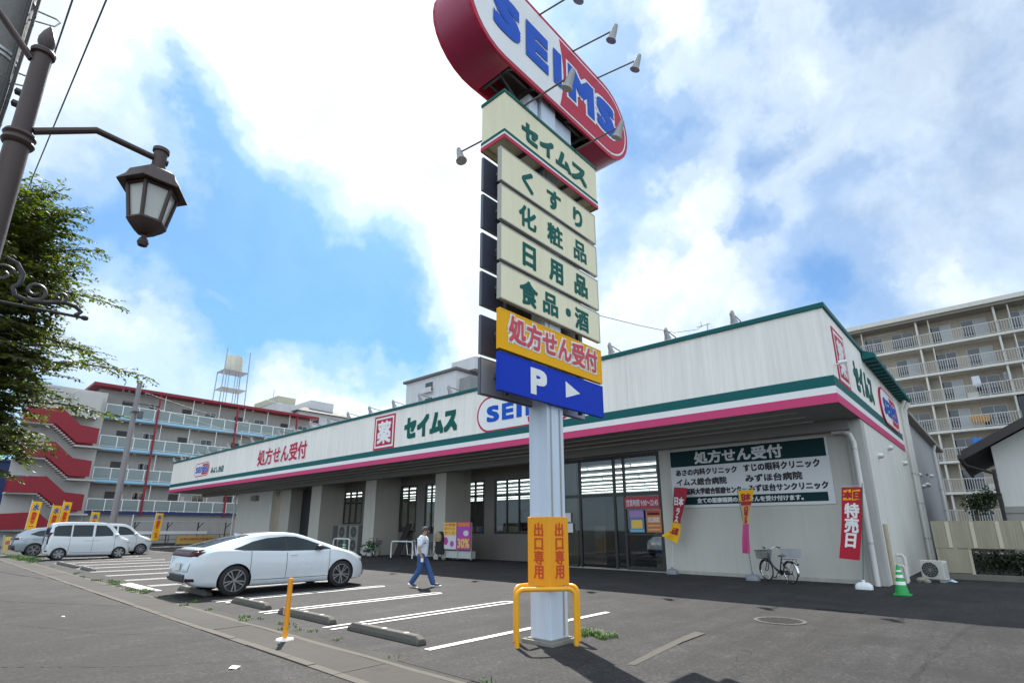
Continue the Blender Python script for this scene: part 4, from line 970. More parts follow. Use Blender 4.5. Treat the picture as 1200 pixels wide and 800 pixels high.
mpv = dict(boxy); mpv.update(wheels=(-1.32,1.30), tyre=.30, spokes=8, spw=.03, mirror=(.92,1.12), handles=((.1,.95),(-.3,.95)), smooth=True,
    top=[(-1.9,.52),(-1.89,.95),(-1.84,1.45),(-1.75,1.66),(-1.55,1.725),(-.8,1.755),(0,1.75),(.4,1.715),(.68,1.60),(1.0,1.30),(1.25,1.08),(1.5,1.0),(1.76,.90),(1.86,.7),(1.9,.5)],
    belt=[(-1.9,1.0),(0,1.02),(1.0,1.05),(1.9,.60)], wid=[(-1.9,.66),(-1.82,.78),(-1.6,.83),(0,.84),(1.3,.83),(1.65,.77),(1.82,.66),(1.9,.5)],
    low=[(-1.9,.30),(-1.6,.21),(1.5,.19),(1.9,.26)], roofw=[(-1.9,.58),(0,.68),(.7,.66),(1.2,.68),(1.9,.45)],
    side=[('side_window', -1.70, -.95, [(-1.7,1.14),(-.95,1.10)], [(-1.7,1.40),(-1.5,1.55),(-.95,1.59)]), ('side_window', -.88, .0, lambda x: 1.09, lambda x: 1.60),
          ('side_window', .08, .92, [(.08,1.09),(.92,1.12)], [(.08,1.595),(.4,1.56),(.6,1.47),(.92,1.20)])],
    gaps=(-.91, .04, 1.02), sillgap=(-.85,.95), topglass=[('windscreen', .62, 1.2, .93)], extra=[plate_at(-1.912,.6)],
    ends=[('rear_window', 1.10, 1.50, -.8, .8, -1, cglass), ('tail_light', .80, 1.25, .78, .94, -1, taill, .008, True), ('headlight', .74, .90, .55, 1.0, 1, headl, .008, True), ('front_grille', .34, .52, -.8, .8, 1, blackp)])
car('white_compact_car', (-42.6, 8.95, 0), R(90), 1.10, 'white tall compact car with black wheels half hidden behind the boxy white van', 'cars in the store lot', mpv)
suv = dict(prius); suv.update(paint=greyc, tyre=.35, wheels=(-1.3,1.35), endref=(-2.07,1.9), mirror=(.72,1.05), handles=((.0,.92),(-.9,.95)),
    top=[(-2.2,.60),(-2.18,.9),(-2.08,1.12),(-1.9,1.30),(-1.6,1.46),(-1.1,1.55),(-.4,1.59),(.1,1.57),(.5,1.48),(.9,1.28),(1.2,1.1),(1.6,1.0),(1.95,.86),(2.15,.68),(2.2,.45)],
    belt=[(-2.2,.95),(-1.2,1.04),(0,1.0),(.9,1.0),(1.3,1.0),(2.2,.5)], wid=[(-2.2,.68),(-2.05,.82),(-1.3,.90),(0,.88),(1.4,.90),(1.8,.83),(2.2,.5)], low=[(-2.2,.38),(-1.9,.26),(1.8,.22),(2.2,.3)],
    side=[('side_window', -1.55, -.2, [(-1.55,1.18),(-1.2,1.08),(-.2,1.03)], [(-1.55,1.20),(-1.2,1.36),(-.6,1.46),(-.2,1.48)]), ('side_window', -.14, .98, [(-.14,1.03),(.98,1.04)], [(-.14,1.48),(.2,1.45),(.6,1.30),(.98,1.08)])],
    gaps=(-1.0,-.17,.95), topglass=[('windscreen', .5, 1.15, .93), ('rear_window', -1.98, -1.55, .9)],
    ends=[('tail_light', .90, 1.0, .45, 1.0, -1, taill, .008, True), ('rear_bumper', .38, .62, -.95, .95, -1, blackp), ('headlight', .72, .82, .6, 1.0, 1, headl, .006, True)], extra=[plate_at(-2.21,.72)])
car('grey_crossover', (-43.9, 6.7, 0), R(90), 1.08, 'silver grey crossover showing only its rear behind the boxy white van', 'cars in the store lot', suv)

# ================================================================== THE MAN
def skin_mesh(name, joints, edges, radii, m_, parent, root=0, sub=2):
    me = bpy.data.meshes.new(name); me.from_pydata([V(j) for j in joints], edges, []); me.update()
    o = bpy.data.objects.new(name, me); sc.collection.objects.link(o)
    s = o.modifiers.new('s', 'SKIN'); s.use_smooth_shade = True
    for i, r_ in enumerate(radii):
        q = me.skin_vertices[0].data[i]; q.radius = r_ if isinstance(r_, tuple) else (r_, r_); q.use_root = i == root
    u = o.modifiers.new('u', 'SUBSURF'); u.levels = sub; u.render_levels = sub
    m2 = bpy.data.meshes.new_from_object(o.evaluated_get(bpy.context.evaluated_depsgraph_get()))
    o.modifiers.clear(); o.data = m2; bpy.data.meshes.remove(me); m2.name = name
    m2.materials.clear(); m2.materials.append(m_)
    for p in m2.polygons: p.use_smooth = True; p.material_index = 0
    o.parent = parent; return o
skinm = mat('skin', (.42,.235,.16), .55, vary=.06); shirt = mat('shirt_cloth', (.62,.68,.75), .85, vary=.18, scale=14, bump=.2); jean = mat('jeans_denim', (.035,.09,.24), .85, vary=.35, scale=12, bump=.2); shoe = mat('shoe_navy', (.03,.035,.06), .6); hairm = mat('hair_grey', (.06,.06,.06), .8, vary=.5, scale=60)
def man():
    t = thing('person', (0,0,0), 'man in a light blue short sleeved shirt and blue jeans walking across the lot', 'person')
    J = [(0,0,.90),(.0,0,1.03),(.02,0,1.19),(.03,0,1.335),(.045,0,1.405),(.06,0,1.455),(.075,0,1.535),(.07,0,1.60)]; r_ = [(.135,.10),(.125,.095),(.15,.105),(.12,.085),.052,.055,(.078,.092),(.062,.075)]
    Ed = [(i,i+1) for i in range(7)]
    def chain(st, pts, rs):
        p = st
        for q, rr_ in zip(pts, rs): J.append(q); r_.append(rr_); Ed.append((p, len(J)-1)); p = len(J)-1
        return p
    # legs: left leads, right trails (heel lifted)
    chain(0, [(.03,.09,.82),(.20,.10,.47),(.35,.10,.10),(.50,.105,.045)], [.085,.058,.042,.035])
    chain(0, [(-.0,-.09,.82),(-.02,-.10,.47),(-.26,-.10,.14),(-.14,-.105,.04)], [.085,.058,.042,.035])
    for sg_, el_, wr_ in ((1,(-.07,.245,1.07),(.02,.25,.83)),(-1,(-.045,-.245,1.07),(.055,-.255,.835))):
        a = chain(3, [(.015,sg_*.165,1.325)], [.062]); e_ = chain(a, [el_], [.043]); h = chain(e_, [wr_], [.028])
        d = (V(wr_)-V(el_)).normalized(); s_ = V((1,0,0)).cross(d) if False else V((d.z,0,-d.x)); pal = V(wr_)+d*.055
        hp = chain(h, [pal], [(.030,.016)])
        for q, L in ((-1.2,.058),(-.4,.072),(.4,.068),(1.2,.052)):
            b0 = pal+d*.03+s_*q*.017; chain(hp, [b0, b0+d*L*.55+V((0,-sg_*.004,0)), b0+d*L+V((0,-sg_*.016,0))], [.0085,.008,.007])
        b0 = V(wr_)+d*.03-s_*.03; chain(h, [b0, b0+d*.035-s_*.014], [.010,.008])
    skin_mesh('body', J, Ed, r_, skinm, t)
    # shirt, trousers
    T = [(0,0,.76),(.0,0,.98),(.02,0,1.19),(.03,0,1.33),(.015,.165,1.335),(-.04,.24,1.09),(.015,-.165,1.335),(-.03,-.24,1.09),(.045,0,1.425)]
    skin_mesh('shirt', T, [(0,1),(1,2),(2,3),(3,4),(4,5),(3,6),(6,7),(3,8)], [(.185,.145),(.18,.14),(.19,.14),(.165,.125),.094,.074,.094,.074,.082], shirt, t)
    T = [(0,0,.99),(.0,0,.84),(.035,.09,.78),(.20,.10,.47),(.36,.10,.03),(-.005,-.09,.78),(-.02,-.10,.47),(-.285,-.10,.08)]
    skin_mesh('jeans', T, [(0,1),(1,2),(2,3),(3,4),(1,5),(5,6),(6,7)], [(.155,.122),(.155,.125),.112,.088,.08,.112,.088,.08], jean, t)
    for sg_, a, b_, c in ((1,(.33,.10,.075),(.42,.102,.055),(.53,.105,.06)),(-1,(-.27,-.10,.115),(-.19,-.102,.06),(-.09,-.105,.035))):
        o = skin_mesh('shoe', [a,b_,c], [(0,1),(1,2)], [(.055,.048),(.055,.048),(.048,.032)], shoe, t)
        so_ = MB(); d = (V(c)-V(a)); d.normalize(); n_ = V((-d.z,0,d.x)); n_ = n_ if n_.z > 0 else -n_
        pts = [V(a)-d*.06, V(a)-d*.06+V((0,.0,0)), V(c)+d*.06]
        A0, B0 = V(a)-d*.055-n_*.052, V(c)+d*.055-n_*.034
        y_ = V((0,.05,0)); so_.add([A0-y_,A0+y_,B0+y_*.8,B0-y_*.8,A0-y_+n_*.022,A0+y_+n_*.022,B0+y_*.8+n_*.022,B0-y_*.8+n_*.022],[(0,3,2,1),(4,5,6,7),(0,1,5,4),(1,2,6,5),(2,3,7,6),(3,0,4,7)])
        q = so_.build('sole', whitep, None, bevel=.008); q.parent = o
    # hair: cap over the back and top of the skull, short sides
    h = MB(); k = 18; rows = []
    for i in range(9):
        ph = i/8*math.pi*.60; rows.append([(.062+.092*math.sin(ph)*math.cos(2*math.pi*j/k)*(1.0 if math.cos(2*math.pi*j/k) < 0 else max(.2, 1-.55*(i/8)**1.2*0)), .083*math.sin(ph)*math.sin(2*math.pi*j/k), 1.555+.108*math.cos(ph)+(.075*(i/8)**1.3*max(0, math.cos(2*math.pi*j/k)))) for j in range(k)])
    vs = [p for r2_ in rows for p in r2_]
    h.add(vs, [(i*k+j, i*k+(j+1)%k, (i+1)*k+(j+1)%k, (i+1)*k+j) for i in range(8) for j in range(k)], True); o = h.build('hair', hairm, t)
    sol = o.modifiers.new('s', 'SOLIDIFY'); sol.thickness = .012
    # face
    f = MB(); f.tube([(.155,0,1.555),(.178,0,1.525),(.172,0,1.512)], [.010,.016,.012], 8).build('nose', skinm, t)
    for sg_ in (1,-1):
        MB().lathe([(0,.012),(.009,.008),(.012,0),(.009,-.008),(0,-.012)], (.150,.032*sg_,1.552), 10).build('eye', mat('eye_dark',(.03,.025,.02),.3), t)
        MB().lathe([(0,.032),(.014,.02),(.016,-.01),(.008,-.03),(0,-.032)], (.068,.084*sg_,1.535), 10).build('ear', skinm, t)
        MB().tube([(.155,.018*sg_,1.572),(.150,.045*sg_,1.572)], .005, 6).build('eyebrow', hairm, t)
    MB().tube([(.150,-.022,1.487),(.158,0,1.487),(.150,.022,1.487)], .006, 6).build('mouth', mat('lips',(.30,.12,.10),.5), t)
    # phone-sized white paper in the right hand
    o = MB().box(.045,.115,-.30,-.292,.70,.80).build('paper_slip', whitep, loc=(.08,-.296,.75)); tag(o, 'small white slip held in the hand of the walking man', 'paper slip')
    return t, o
man_, slip = man()
man_.location = (-12.78, 10.2, 0); man_.rotation_euler = (0, 0, R(38))
slip.location = man_.location+M4.Rotation(R(38),3,'Z') @ V((.08,-.296,.75)); slip.rotation_euler = (0,0,R(38))
# ================================================================== THINGS ON THE FORECOURT
def cloth(rows, n=26, wave=.03, ph=0., amp2=.0):
    """cloth hung from its first row; rows: (s 0..1 from the top, left point, right point)"""
    ss = [r_[0] for r_ in rows]
    fl_ = [[smooth_tab([(r_[0], r_[1+q][k]) for r_ in rows]) for k in range(3)] for q in (0, 1)]
    def P(u, s, d=0.):
        A = V([f(s) for f in fl_[0]]); B = V([f(s) for f in fl_[1]])
        p = A.lerp(B, u); t = (B-A); t.z = 0
        nn = V((t.y, -t.x, 0)).normalized() if t.length > 1e-6 else V((0,-1,0))
        wv_ = wave*math.sin(s*7+u*3+ph)*s**.5+amp2*math.sin(u*9+ph*2+s*4)*s
        return p+nn*(wv_+d)
    return P
def banner_mesh(P, bands, nu=10, ns=44):
    mb = MB()
    for i in range(ns):
        s0, s1 = i/ns, (i+1)/ns
        mb.cur = [b_ for lim, b_ in bands if (s0+s1)/2 <= lim][0]
        for j in range(nu):
            mb.add([P(j/nu,s1), P((j+1)/nu,s1), P((j+1)/nu,s0), P(j/nu,s0)], [(0,1,2,3)], True)
    return mb
def weld(o):
    bm = bmesh.new(); bm.from_mesh(o.data); bmesh.ops.remove_doubles(bm, verts=bm.verts, dist=1e-4); bm.to_mesh(o.data); bm.free()
fred = mat('flag_red', (.44,.008,.03), .8, vary=.1, scale=9); fyel = mat('flag_yellow', (.78,.42,.004), .8, vary=.1, scale=9); fpink = mat('flag_pink', (.50,.06,.20), .8, vary=.1, scale=9); fwht = mat('flag_white', (.75,.75,.73), .8, vary=.05); fdred = mat('flag_dark_red', (.36,.02,.04), .8); fblue = mat('flag_blue', (.02,.11,.42), .8)
polegreen = mat('pole_teal', (.02,.20,.17), .4); polewhite = mat('pole_white', (.6,.6,.6), .4)
def standbase(root, x, y, m_, L=.42):
    mb = MB(); P4 = []
    for z, k in ((0,1.),(.05,1.02),(.11,.96),(.16,.72),(.18,.5)):
        P4.append([(x+L*.5*k*math.copysign(abs(math.cos(a))**.55, math.cos(a)), y+L*.36*k*math.copysign(abs(math.sin(a))**.55, math.sin(a)), z) for a in [2*math.pi*i/20 for i in range(20)]])
    vs = [p for r_ in P4 for p in r_]; mb.add(vs, [(i*20+j, i*20+(j+1)%20, (i+1)*20+(j+1)%20, (i+1)*20+j) for i in range(4) for j in range(20)]+[tuple(range(80,100))], True)
    mb.lathe([(.05,.17),(.045,.24),(.025,.245)], (x,y,0), 12); return mb.build('base_tank', m_, root, ang=50)
def nobori(label, base, top, rows, bands, mats_, marks, basem, polem_, cross, group='sale flags along the shaded wall'):
    root = thing('banner_flag', base, label, 'banner flag', group)
    standbase(root, base[0], base[1], basem)
    MB().tube([(base[0],base[1],.2), top], .013, 8).build('flag_pole', polem_, root)
    MB().tube(cross, .008, 6).build('cross_arm', polewhite, root)
    P = cloth(rows, **marks.pop('w', {})); o = banner_mesh(P, bands).build('flag', mats_, root); weld(o)
    t = MB(); t.cur = 0
    for body, mi, u0, s0, wd, h, bo in marks['t']:
        t.cur = mi
        vs, fs = glyphs(body, .95); xs = [q[0] for q in vs]; ys = [q[1] for q in vs]
        x0, x1, y0, y1 = min(xs), max(xs), min(ys), max(ys)
        sh = [(0,0)]+[(i*bo, j*bo*.3) for i, j in ((-1,-1),(1,-1),(1,1),(-1,1),(0,1),(0,-1),(1,0),(-1,0))]
        for q, (dx, dy) in enumerate(sh):
            t.add([P(u0+(x-x0)/(x1-x0)*wd+dx, s0+h-(y-y0)/(y1-y0)*h+dy, .014+q*.0005) for x, y in vs], fs)
    t.build('print', mats_, o)
    return root
# right: special sale day flag, hanging straight
fm_ = [fred, fyel, fwht, fdred, fpink]
nobori('crisp red sale flag on a white water tank base beside the store corner', (-3.27,18.1,0), (-2.90,18.1,2.86),
       [(0,(-3.42,18.05,2.77),(-2.92,18.05,2.75)),(.5,(-3.55,18.0,1.80),(-3.05,18.02,1.76)),(1,(-3.75,18.0,.80),(-3.26,18.02,.76))], [(1,0)], fm_,
       {'w':dict(wave=.016), 't':[('特\n売\n日',2,.17,.235,.66,.60,.028),('本日',0,.10,.06,.8,.10,.03)]}, mat('tank_white',(.72,.74,.75),.4), polegreen, [(-3.44,18.06,2.80),(-2.86,18.08,2.80)])
for f_ in [o for o in bpy.data.objects if o.name.startswith('banner_flag')][-1:]:
    fl_ = [c for c in f_.children if c.name.startswith('flag') and 'pole' not in c.name][0]
    # yellow pair of tilted squares behind the two small characters
    Pq = cloth([(0,(-3.42,18.05,2.77),(-2.92,18.05,2.75)),(.5,(-3.55,18.0,1.80),(-3.05,18.02,1.76)),(1,(-3.75,18.0,.80),(-3.26,18.02,.76))], wave=.016)
    mb = MB()
    for a0, a1 in ((.07,.49),(.51,.93)):
        mb.add([Pq(a0,.19,.007),Pq(a1,.18 if a0 < .3 else .17,.007),Pq(a1-.02,.03,.007),Pq(a0+.02,.045,.007)],[(0,1,2,3)])
    mb.build('yellow_square', fyel, fl_)
nobori('limp red and yellow flag on a grey base beside the entrance glass', (-9.49,19.25,0), (-9.14,19.25,3.2),
       [(0,(-9.13,19.2,3.12),(-8.58,19.15,3.06)),(.3,(-9.22,19.2,2.5),(-8.72,19.05,2.42)),(.55,(-9.28,19.15,1.98),(-8.9,19.1,1.9)),(.75,(-9.33,19.1,1.62),(-8.98,19.15,1.55)),(1,(-9.68,19.0,1.36),(-9.12,19.05,1.08))], [(.62,0),(1,1)], [fdred,fyel,fwht,fdred,fpink],
       {'w':dict(wave=.05,ph=1.,amp2=.02), 't':[('日本',2,.12,.17,.72,.14,.02),('ラ\nス',2,.30,.36,.35,.24,.02),('元気',3,.2,.72,.6,.14,.03)]}, mat('tank_grey',(.22,.23,.25),.5), polewhite, [(-9.16,19.23,3.14),(-8.58,19.18,3.10)])
nobori('limp yellow topped flag turning pink below, beside the parked dark bicycle', (-6.42,18.65,0), (-6.62,18.65,2.95),
       [(0,(-6.56,18.55,2.84),(-6.02,18.5,2.86)),(.25,(-6.52,18.55,2.35),(-6.16,18.5,2.36)),(.5,(-6.50,18.5,1.85),(-6.28,18.5,1.86)),(.75,(-6.56,18.5,1.3),(-6.36,18.5,1.3)),(1,(-6.60,18.5,.84),(-6.40,18.5,.82))], [(.19,1),(.24,0),(.54,5),(1,4)], [fdred,fyel,fwht,fdred,fpink,mat('flag_orange',(.60,.33,.12),.8,vary=.3,scale=12)],
       {'w':dict(wave=.04,ph=2.,amp2=.035), 't':[('日本',3,.2,.06,.6,.11,.03),('ハ\nロ\nウ\nィ\nン',0,.3,.27,.4,.26,.03)]}, mat('tank_grey',(.22,.23,.25),.5), polegreen, [(-6.64,18.6,2.88),(-6.02,18.52,2.90)])
# far left: yellow service flags
def small_flag(label, x, y, h0, h1, lean):
    root = thing('banner_flag', (x,y,0), label, 'banner flag', 'yellow flags at the far end of the lot')
    MB().tube([(x,y-.02,0),(x,y-.02+lean,h1+.1)], .02, 6).build('flag_pole', polewhite, root)
    la = lean/(h1); rows = [(0,(x,y+lean*.98,h1),(x,y+.48+lean*.98,h1-.03)),(1,(x,y+la*h0,h0),(x,y+.46+la*h0,h0-.02))]
    P = cloth(rows, wave=.03); Q = lambda u, s, d=0.: P(u, s, d)
    o = banner_mesh(Q, [(1,0)], 4, 14).build('flag', [fyel], root); weld(o)
    t = MB()
    for mi, body, u0, s0, wd, hh in ((0,'洗\n米\nサ\nー\nビ\nス',.25,.28,.5,.62),(1,'水',.2,.06,.6,.17)):
        t.cur = mi; vs, fs = glyphs(body, .95); xs = [q[0] for q in vs]; ys = [q[1] for q in vs]; x0, x1, y0, y1 = min(xs), max(xs), min(ys), max(ys)
        for k_, (dx, dy) in enumerate(((0,0),(-.03,-.006),(.03,-.006),(.03,.006),(-.03,.006))):
            t.add([P(u0+(a-x0)/(x1-x0)*wd+dx, s0+hh-(b_-y0)/(y1-y0)*hh+dy, .012+k_*.001) for a, b_ in vs], fs)
    t.build('print', [mat('flag_print_red',(.6,.03,.02),.8), fblue], o)
for a in (('yellow flag with red characters at the far left, behind the grey crossover',-46.,5.0,.9,3.3,.1),('yellow flag peeking over the rear of the boxy white van, left of a close pair',-50.,6.55,.8,3.2,.15),
          ('yellow flag just right of another, over the rear of the boxy white van',-51.,7.25,.9,3.5,.15),('single yellow flag showing above the middle of the boxy white van roof',-50.,8.9,.6,2.8,.1),('yellow flag alone at the right of the parked cars beside the shelter',-48.,12.5,.75,2.75,.1)):
    small_flag(*a)
# yellow boards on the far railing
def low_board(x, y0, y1, z0, z1, lab):
    root = thing('notice_board', (x,(y0+y1)/2,0), lab, 'sign')
    MB().box(x-.03,x,y0,y1,z0,z1).build('board', mat('board_yellow',(.68,.48,.14),.6,vary=.15,scale=4), root)
    text('lettering', 'お車は前向き駐車で', FX(x+.004), y0+.08*(y1-y0), z0+.45*(z1-z0), .84*(y1-y0), .28*(z1-z0), mat('board_text',(.55,.14,.10),.6), root, .015)
    f = MB()
    for y in (y0-.05, y1+.05): f.box(x-.06,x-.02,y-.03,y+.03,0,z1+.1)
    f.build('post', metal, root)
low_board(-46,4.2,5.2,.3,1.12,'yellow notice board low at the far left edge behind the grey crossover')
low_board(-62,18.4,22.0,-.0+.1,.9,'wide yellow notice board on the railing under the shelter beyond the lot')
rl = MB()
for y in [11.5+i*1.6 for i in range(9)]: rl.box(-63.02,-62.95,y,y+.06,0,1.0)
for z in (.5,.97): rl.box(-63.0,-62.97,11.5,24.4,z,z+.05)
tag(rl.build('railing', mat('rail_brown',(.10,.06,.05),.6), loc=(-63,18,0)), 'low dark pipe railing at the far end of the car park', 'railing')
sh = thing('cycle_shelter', (-66,20,0), 'low cycle shelter with a thin flat roof before the red and white apartment block', 'shelter')
MB().box(-67.5,-65,15.5,25,2.25,2.35).build('roof', mat('shelter_roof',(.42,.42,.40),.5), sh); q = MB()
for y in (15.8,18.8,21.8,24.7): q.box(-67.2,-67.1,y,y+.1,0,2.25).tube([(-67.15,y+.05,1.6),(-65.6,y+.05,2.24)],.04,6)
q.build('frame', mat('shelter_frame',(.12,.12,.12),.5), sh)
MB().box(-64.9,-64.6,14,22,1.05,1.35).build('canopy_edge', mat('canopy_white',(.7,.72,.75),.4), sh)

# bicycles
def bicycle(label, loc, rz, fcol, rearbox=True, group=None):
    t = thing('bicycle', (0,0,0), label, 'bicycle', group); fm2 = mat('bike_'+fcol[0], fcol[1], .35, vary=.1)
    for x in (-.54, .56):
        wh = MB()
        pr = [(.300+.022*math.cos(a), .018*math.sin(a)) for a in [i*math.pi/4 for i in range(9)]]
        wh.lathe([(r_, h_) for r_, h_ in pr], (x,0,.325), 36, 'Y'); W_ = wh.build('wheel', tyre, t)
        rm = MB(); rm.lathe([(.285,-.012),(.275,0),(.285,.012)], (x,0,.325), 36, 'Y').lathe([(0,-.035),(.022,-.035),(.022,.035),(0,.035)], (x,0,.325), 10, 'Y')
        for s_ in range(20):
            a = 2*math.pi*s_/20; rm.tube([(x+.02*math.cos(a+.8), .025*(1 if s_%2 else -1), .325+.02*math.sin(a+.8)), (x+.28*math.cos(a), 0, .325+.28*math.sin(a))], .0016, 4, False)
        rm.build('rim', chrome, W_)
        fd = MB(); a0, a1 = ((-.1*math.pi, .75*math.pi) if x > 0 else (.15*math.pi, 1.08*math.pi)); ns = 14
        vs = []
        for i in range(ns+1):
            a = a0+(a1-a0)*i/ns
            for k_, (yy, rr_) in enumerate(((-.032,.335),(-.02,.348),(.02,.348),(.032,.335))): vs.append((x+rr_*math.cos(a), yy, .325+rr_*math.sin(a)))
        fd.add(vs, [(i*4+j, i*4+j+1, i*4+j+5, i*4+j+4) for i in range(ns) for j in range(3)], True); fd.build('mudguard', chrome if x < 0 else fm2, t)
    f = MB(); f.tube([(.40,0,.84),(.36,0,.68),(.28,0,.52),(.10,0,.36),(-.06,0,.30)], .022, 8).tube([(.37,0,.66),(.20,0,.46),(.0,0,.36),(-.10,0,.36)], .014, 8)
    f.tube([(-.06,0,.28),(-.20,0,.72)], .019, 8).tube([(-.06,.03,.29),(-.54,.06,.325)], .011, 6).tube([(-.06,-.03,.29),(-.54,-.06,.325)], .011, 6)
    for y in (.05,-.05): f.tube([(-.17,0,.62),(-.54,y,.325)], .010, 6).tube([(.41,y*.5,.70),(.56,y,.325)], .013, 6)
    f.tube([(.37,0,.62),(.42,0,.76)], .026, 8); f.build('frame', fm2, t)
    h = MB().tube([(.42,0,.76),(.38,0,.97)], .013, 8).tube([(.22,.27,1.03),(.34,.24,1.06),(.40,.10,.98),(.38,0,.97),(.40,-.10,.98),(.34,-.24,1.06),(.22,-.27,1.03)], .012, 8); h.build('handlebar', chrome, t)
    for y in (.26,-.26): MB().tube([(.14,y*1.03,1.02),(.28,y*.98,1.045)], .018, 8).build('grip', blackp, t)
    sd_ = MB(); sd_.tube([(-.38,0,.80),(-.28,0,.80),(-.16,0,.785),(-.06,0,.775)], [.06,.10,.06,.025], 12); sd_.v = [(a,b_,.79+(c-.79)*.45) for a,b_,c in sd_.v]; sd_.tube([(-.21,0,.70),(-.225,0,.78)], .014, 6); sd_.build('saddle', blackp, t)
    def basket(x0, x1, wd, z0, z1, nm, m_, tap=.03):
        b_ = MB()
        def rc(z, k): return [(x0+tap*(1-k), -wd+tap*(1-k), z),(x1-tap*(1-k), -wd+tap*(1-k), z),(x1-tap*(1-k), wd-tap*(1-k), z),(x0+tap*(1-k), wd-tap*(1-k), z)]
        for i in range(7): k_ = i/6; r_ = rc(z0+(z1-z0)*k_, k_); b_.tube(r_+[r_[0]], .008 if i == 6 else .004, 5, False)
        A_, B_ = rc(z0, 0), rc(z1, 1)
        for e_ in range(4):
            for q in range(9): k_ = q/9; b_.tube([V(A_[e_]).lerp(V(A_[(e_+1)%4]), k_), V(B_[e_]).lerp(V(B_[(e_+1)%4]), k_)], .0035, 4, False)
        for q in range(9): k_ = q/8; b_.tube([V(A_[0]).lerp(V(A_[1]),k_), V(A_[3]).lerp(V(A_[2]),k_)], .0035, 4, False)
        b_.add(A_, [(0,1,2,3)])
        return b_.build(nm, m_, t)
    basket(.46, .82, .19, .68, .93, 'front_basket', blackp)
    if rearbox: basket(-.90, -.38, .20, .78, 1.0, 'rear_basket', mat('basket_grey',(.36,.38,.44),.4,metal=.3))
    r_ = MB()
    for y in (.07,-.07): r_.tube([(-.30,y,.70),(-.80,y,.72),(-.54,y,.34)], .007, 6)
    for q in range(4): r_.tube([(-.40-.12*q,-.07,.712),(-.40-.12*q,.07,.712)], .006, 6)
    r_.build('carrier', chrome, t)
    MB().tube([(-.06,.08,.29),(-.06,-.08,.29)], .02, 8).tube([(-.06,.09,.29),(.03,.09,.15)], .01, 6).tube([(-.06,-.09,.29),(-.15,-.09,.43)], .01, 6).box(-.0,.07,.09,.17,.13,.155).box(-.19,-.12,-.17,-.09,.42,.445).build('crank', blackp, t)
    MB().lathe([(0,-.05),(.085,-.05),(.085,-.04),(0,-.04)], (-.06,0,.29), 18, 'Y').box(-.54,-.04,-.065,-.04,.24,.36).build('chain_case', blackp, t)
    MB().tube([(-.54,.07,.325),(-.50,.12,.02),(-.46,.12,.01)], .010, 6).tube([(-.54,-.07,.325),(-.50,-.12,.02)], .010, 6).build('kickstand', chrome, t)
    MB().lathe([(0,-.03),(.04,-.02),(.045,.03),(0,.035)], (.50,0,.62), 12, 'X').build('lamp', chrome, t)
    MB().box(-.905,-.885,-.03,.03,.55,.60).build('reflector', taill, t)
    t.location = loc; t.rotation_euler = (R(0), 0, rz); return t
bicycle('dark town bicycle with a black front basket and grey rear basket against the wall', (-5.60,18.60,0), R(144), ('dark',(.02,.02,.035)))
bicycle('small green framed bicycle parked by a store column beyond the white hatchback', (-28.6,18.9,0), R(8), ('green',(.04,.16,.04)), False)

# traffic cone
t = thing('traffic_cone', (-2.29,17.15,0), 'green traffic cone with white bands by the store side wall', 'traffic cone')
cg = mat('cone_green', (.01,.30,.06), .5, vary=.1, scale=9)
MB().lathe([(.155,.03),(.15,.05),(.028,.72),(.018,.73),(0,.73)], (-2.29,17.15,0), 24).build('cone', cg, t)
for z0, z1 in ((.25,.33),(.42,.49),(.56,.60)): r0, r1 = (.15-.122*(z-.05)/.67+.002 for z in (z0,z1)); MB().lathe([(r0,z0),(r1,z1)], (-2.29,17.15,0), 24).build('white_band', whitep, t)
MB().poly(((-2.29,17.15,0),(1,0,0),(0,1,0)), [(-.19,-.15),(-.15,-.19),(.15,-.19),(.19,-.15),(.19,.15),(.15,.19),(-.15,.19),(-.19,.15)], 0, .032).build('base', cg, t, bevel=.006)
# outdoor air conditioning units
acw = mat('ac_cream', (.60,.58,.53), .5, vary=.1, scale=4)
def ac(label, loc, rz, wd, h, d_, group=None, fans=1):
    acw = mat('ac_cream', (.60,.58,.53), .5) if fans == 1 else mat('ac_shade_grey', (.24,.23,.215), .6, vary=.2, scale=3)  # recess units: casing darkened, their shade put into the colour
    t = thing('air_conditioner', (0,0,0), label, 'air conditioner', group)
    MB().box(-wd/2,wd/2,-d_/2,d_/2,.08,h).build('casing', acw, t, bevel=.015)
    MB().box(-wd/2+.05,-wd/2+.15,-d_/2,d_/2,0,.08).box(wd/2-.15,wd/2-.05,-d_/2,d_/2,0,.08).build('foot', greyp, t)
    for q in range(fans):
        z0 = .08+(h-.08)*q/fans; z1 = .08+(h-.08)*(q+1)/fans; cz = (z0+z1)/2; r_ = min(wd*.36,(z1-z0)*.42); cx = -wd*.08 if fans == 1 else 0
        g_ = MB().lathe([(0,-d_/2-.004),(r_,-d_/2-.004)], (cx,0,cz), 28, 'Y'); g_.v = [(a,-d_/2-.004,c) for a,b_,c in g_.v]
        G_ = g_.build('fan_opening', mat('fan_dark',(.03,.03,.03),.6), t)
        k_ = MB()
        for rr_ in (.25,.5,.75,1.): k_.tube([(cx+r_*rr_*math.cos(i*math.pi/14), -d_/2-.016, cz+r_*rr_*math.sin(i*math.pi/14)) for i in range(29)], .004, 4, False)
        for i in range(12): a = i*math.pi/6; k_.tube([(cx,-d_/2-.016,cz),(cx+r_*math.cos(a),-d_/2-.016,cz+r_*math.sin(a))], .004, 4, False)
        k_.build('fan_guard', greyp, t)
    lv = MB()
    for q in range(9): lv.box(wd/2-.001,wd/2+.006,-d_/2+.03,d_/2-.03,.14+q*(h-.2)/9,.16+q*(h-.2)/9)
    lv.build('side_louvre', greyp, t)
    t.location = loc; t.rotation_euler = (0,0,rz); return t
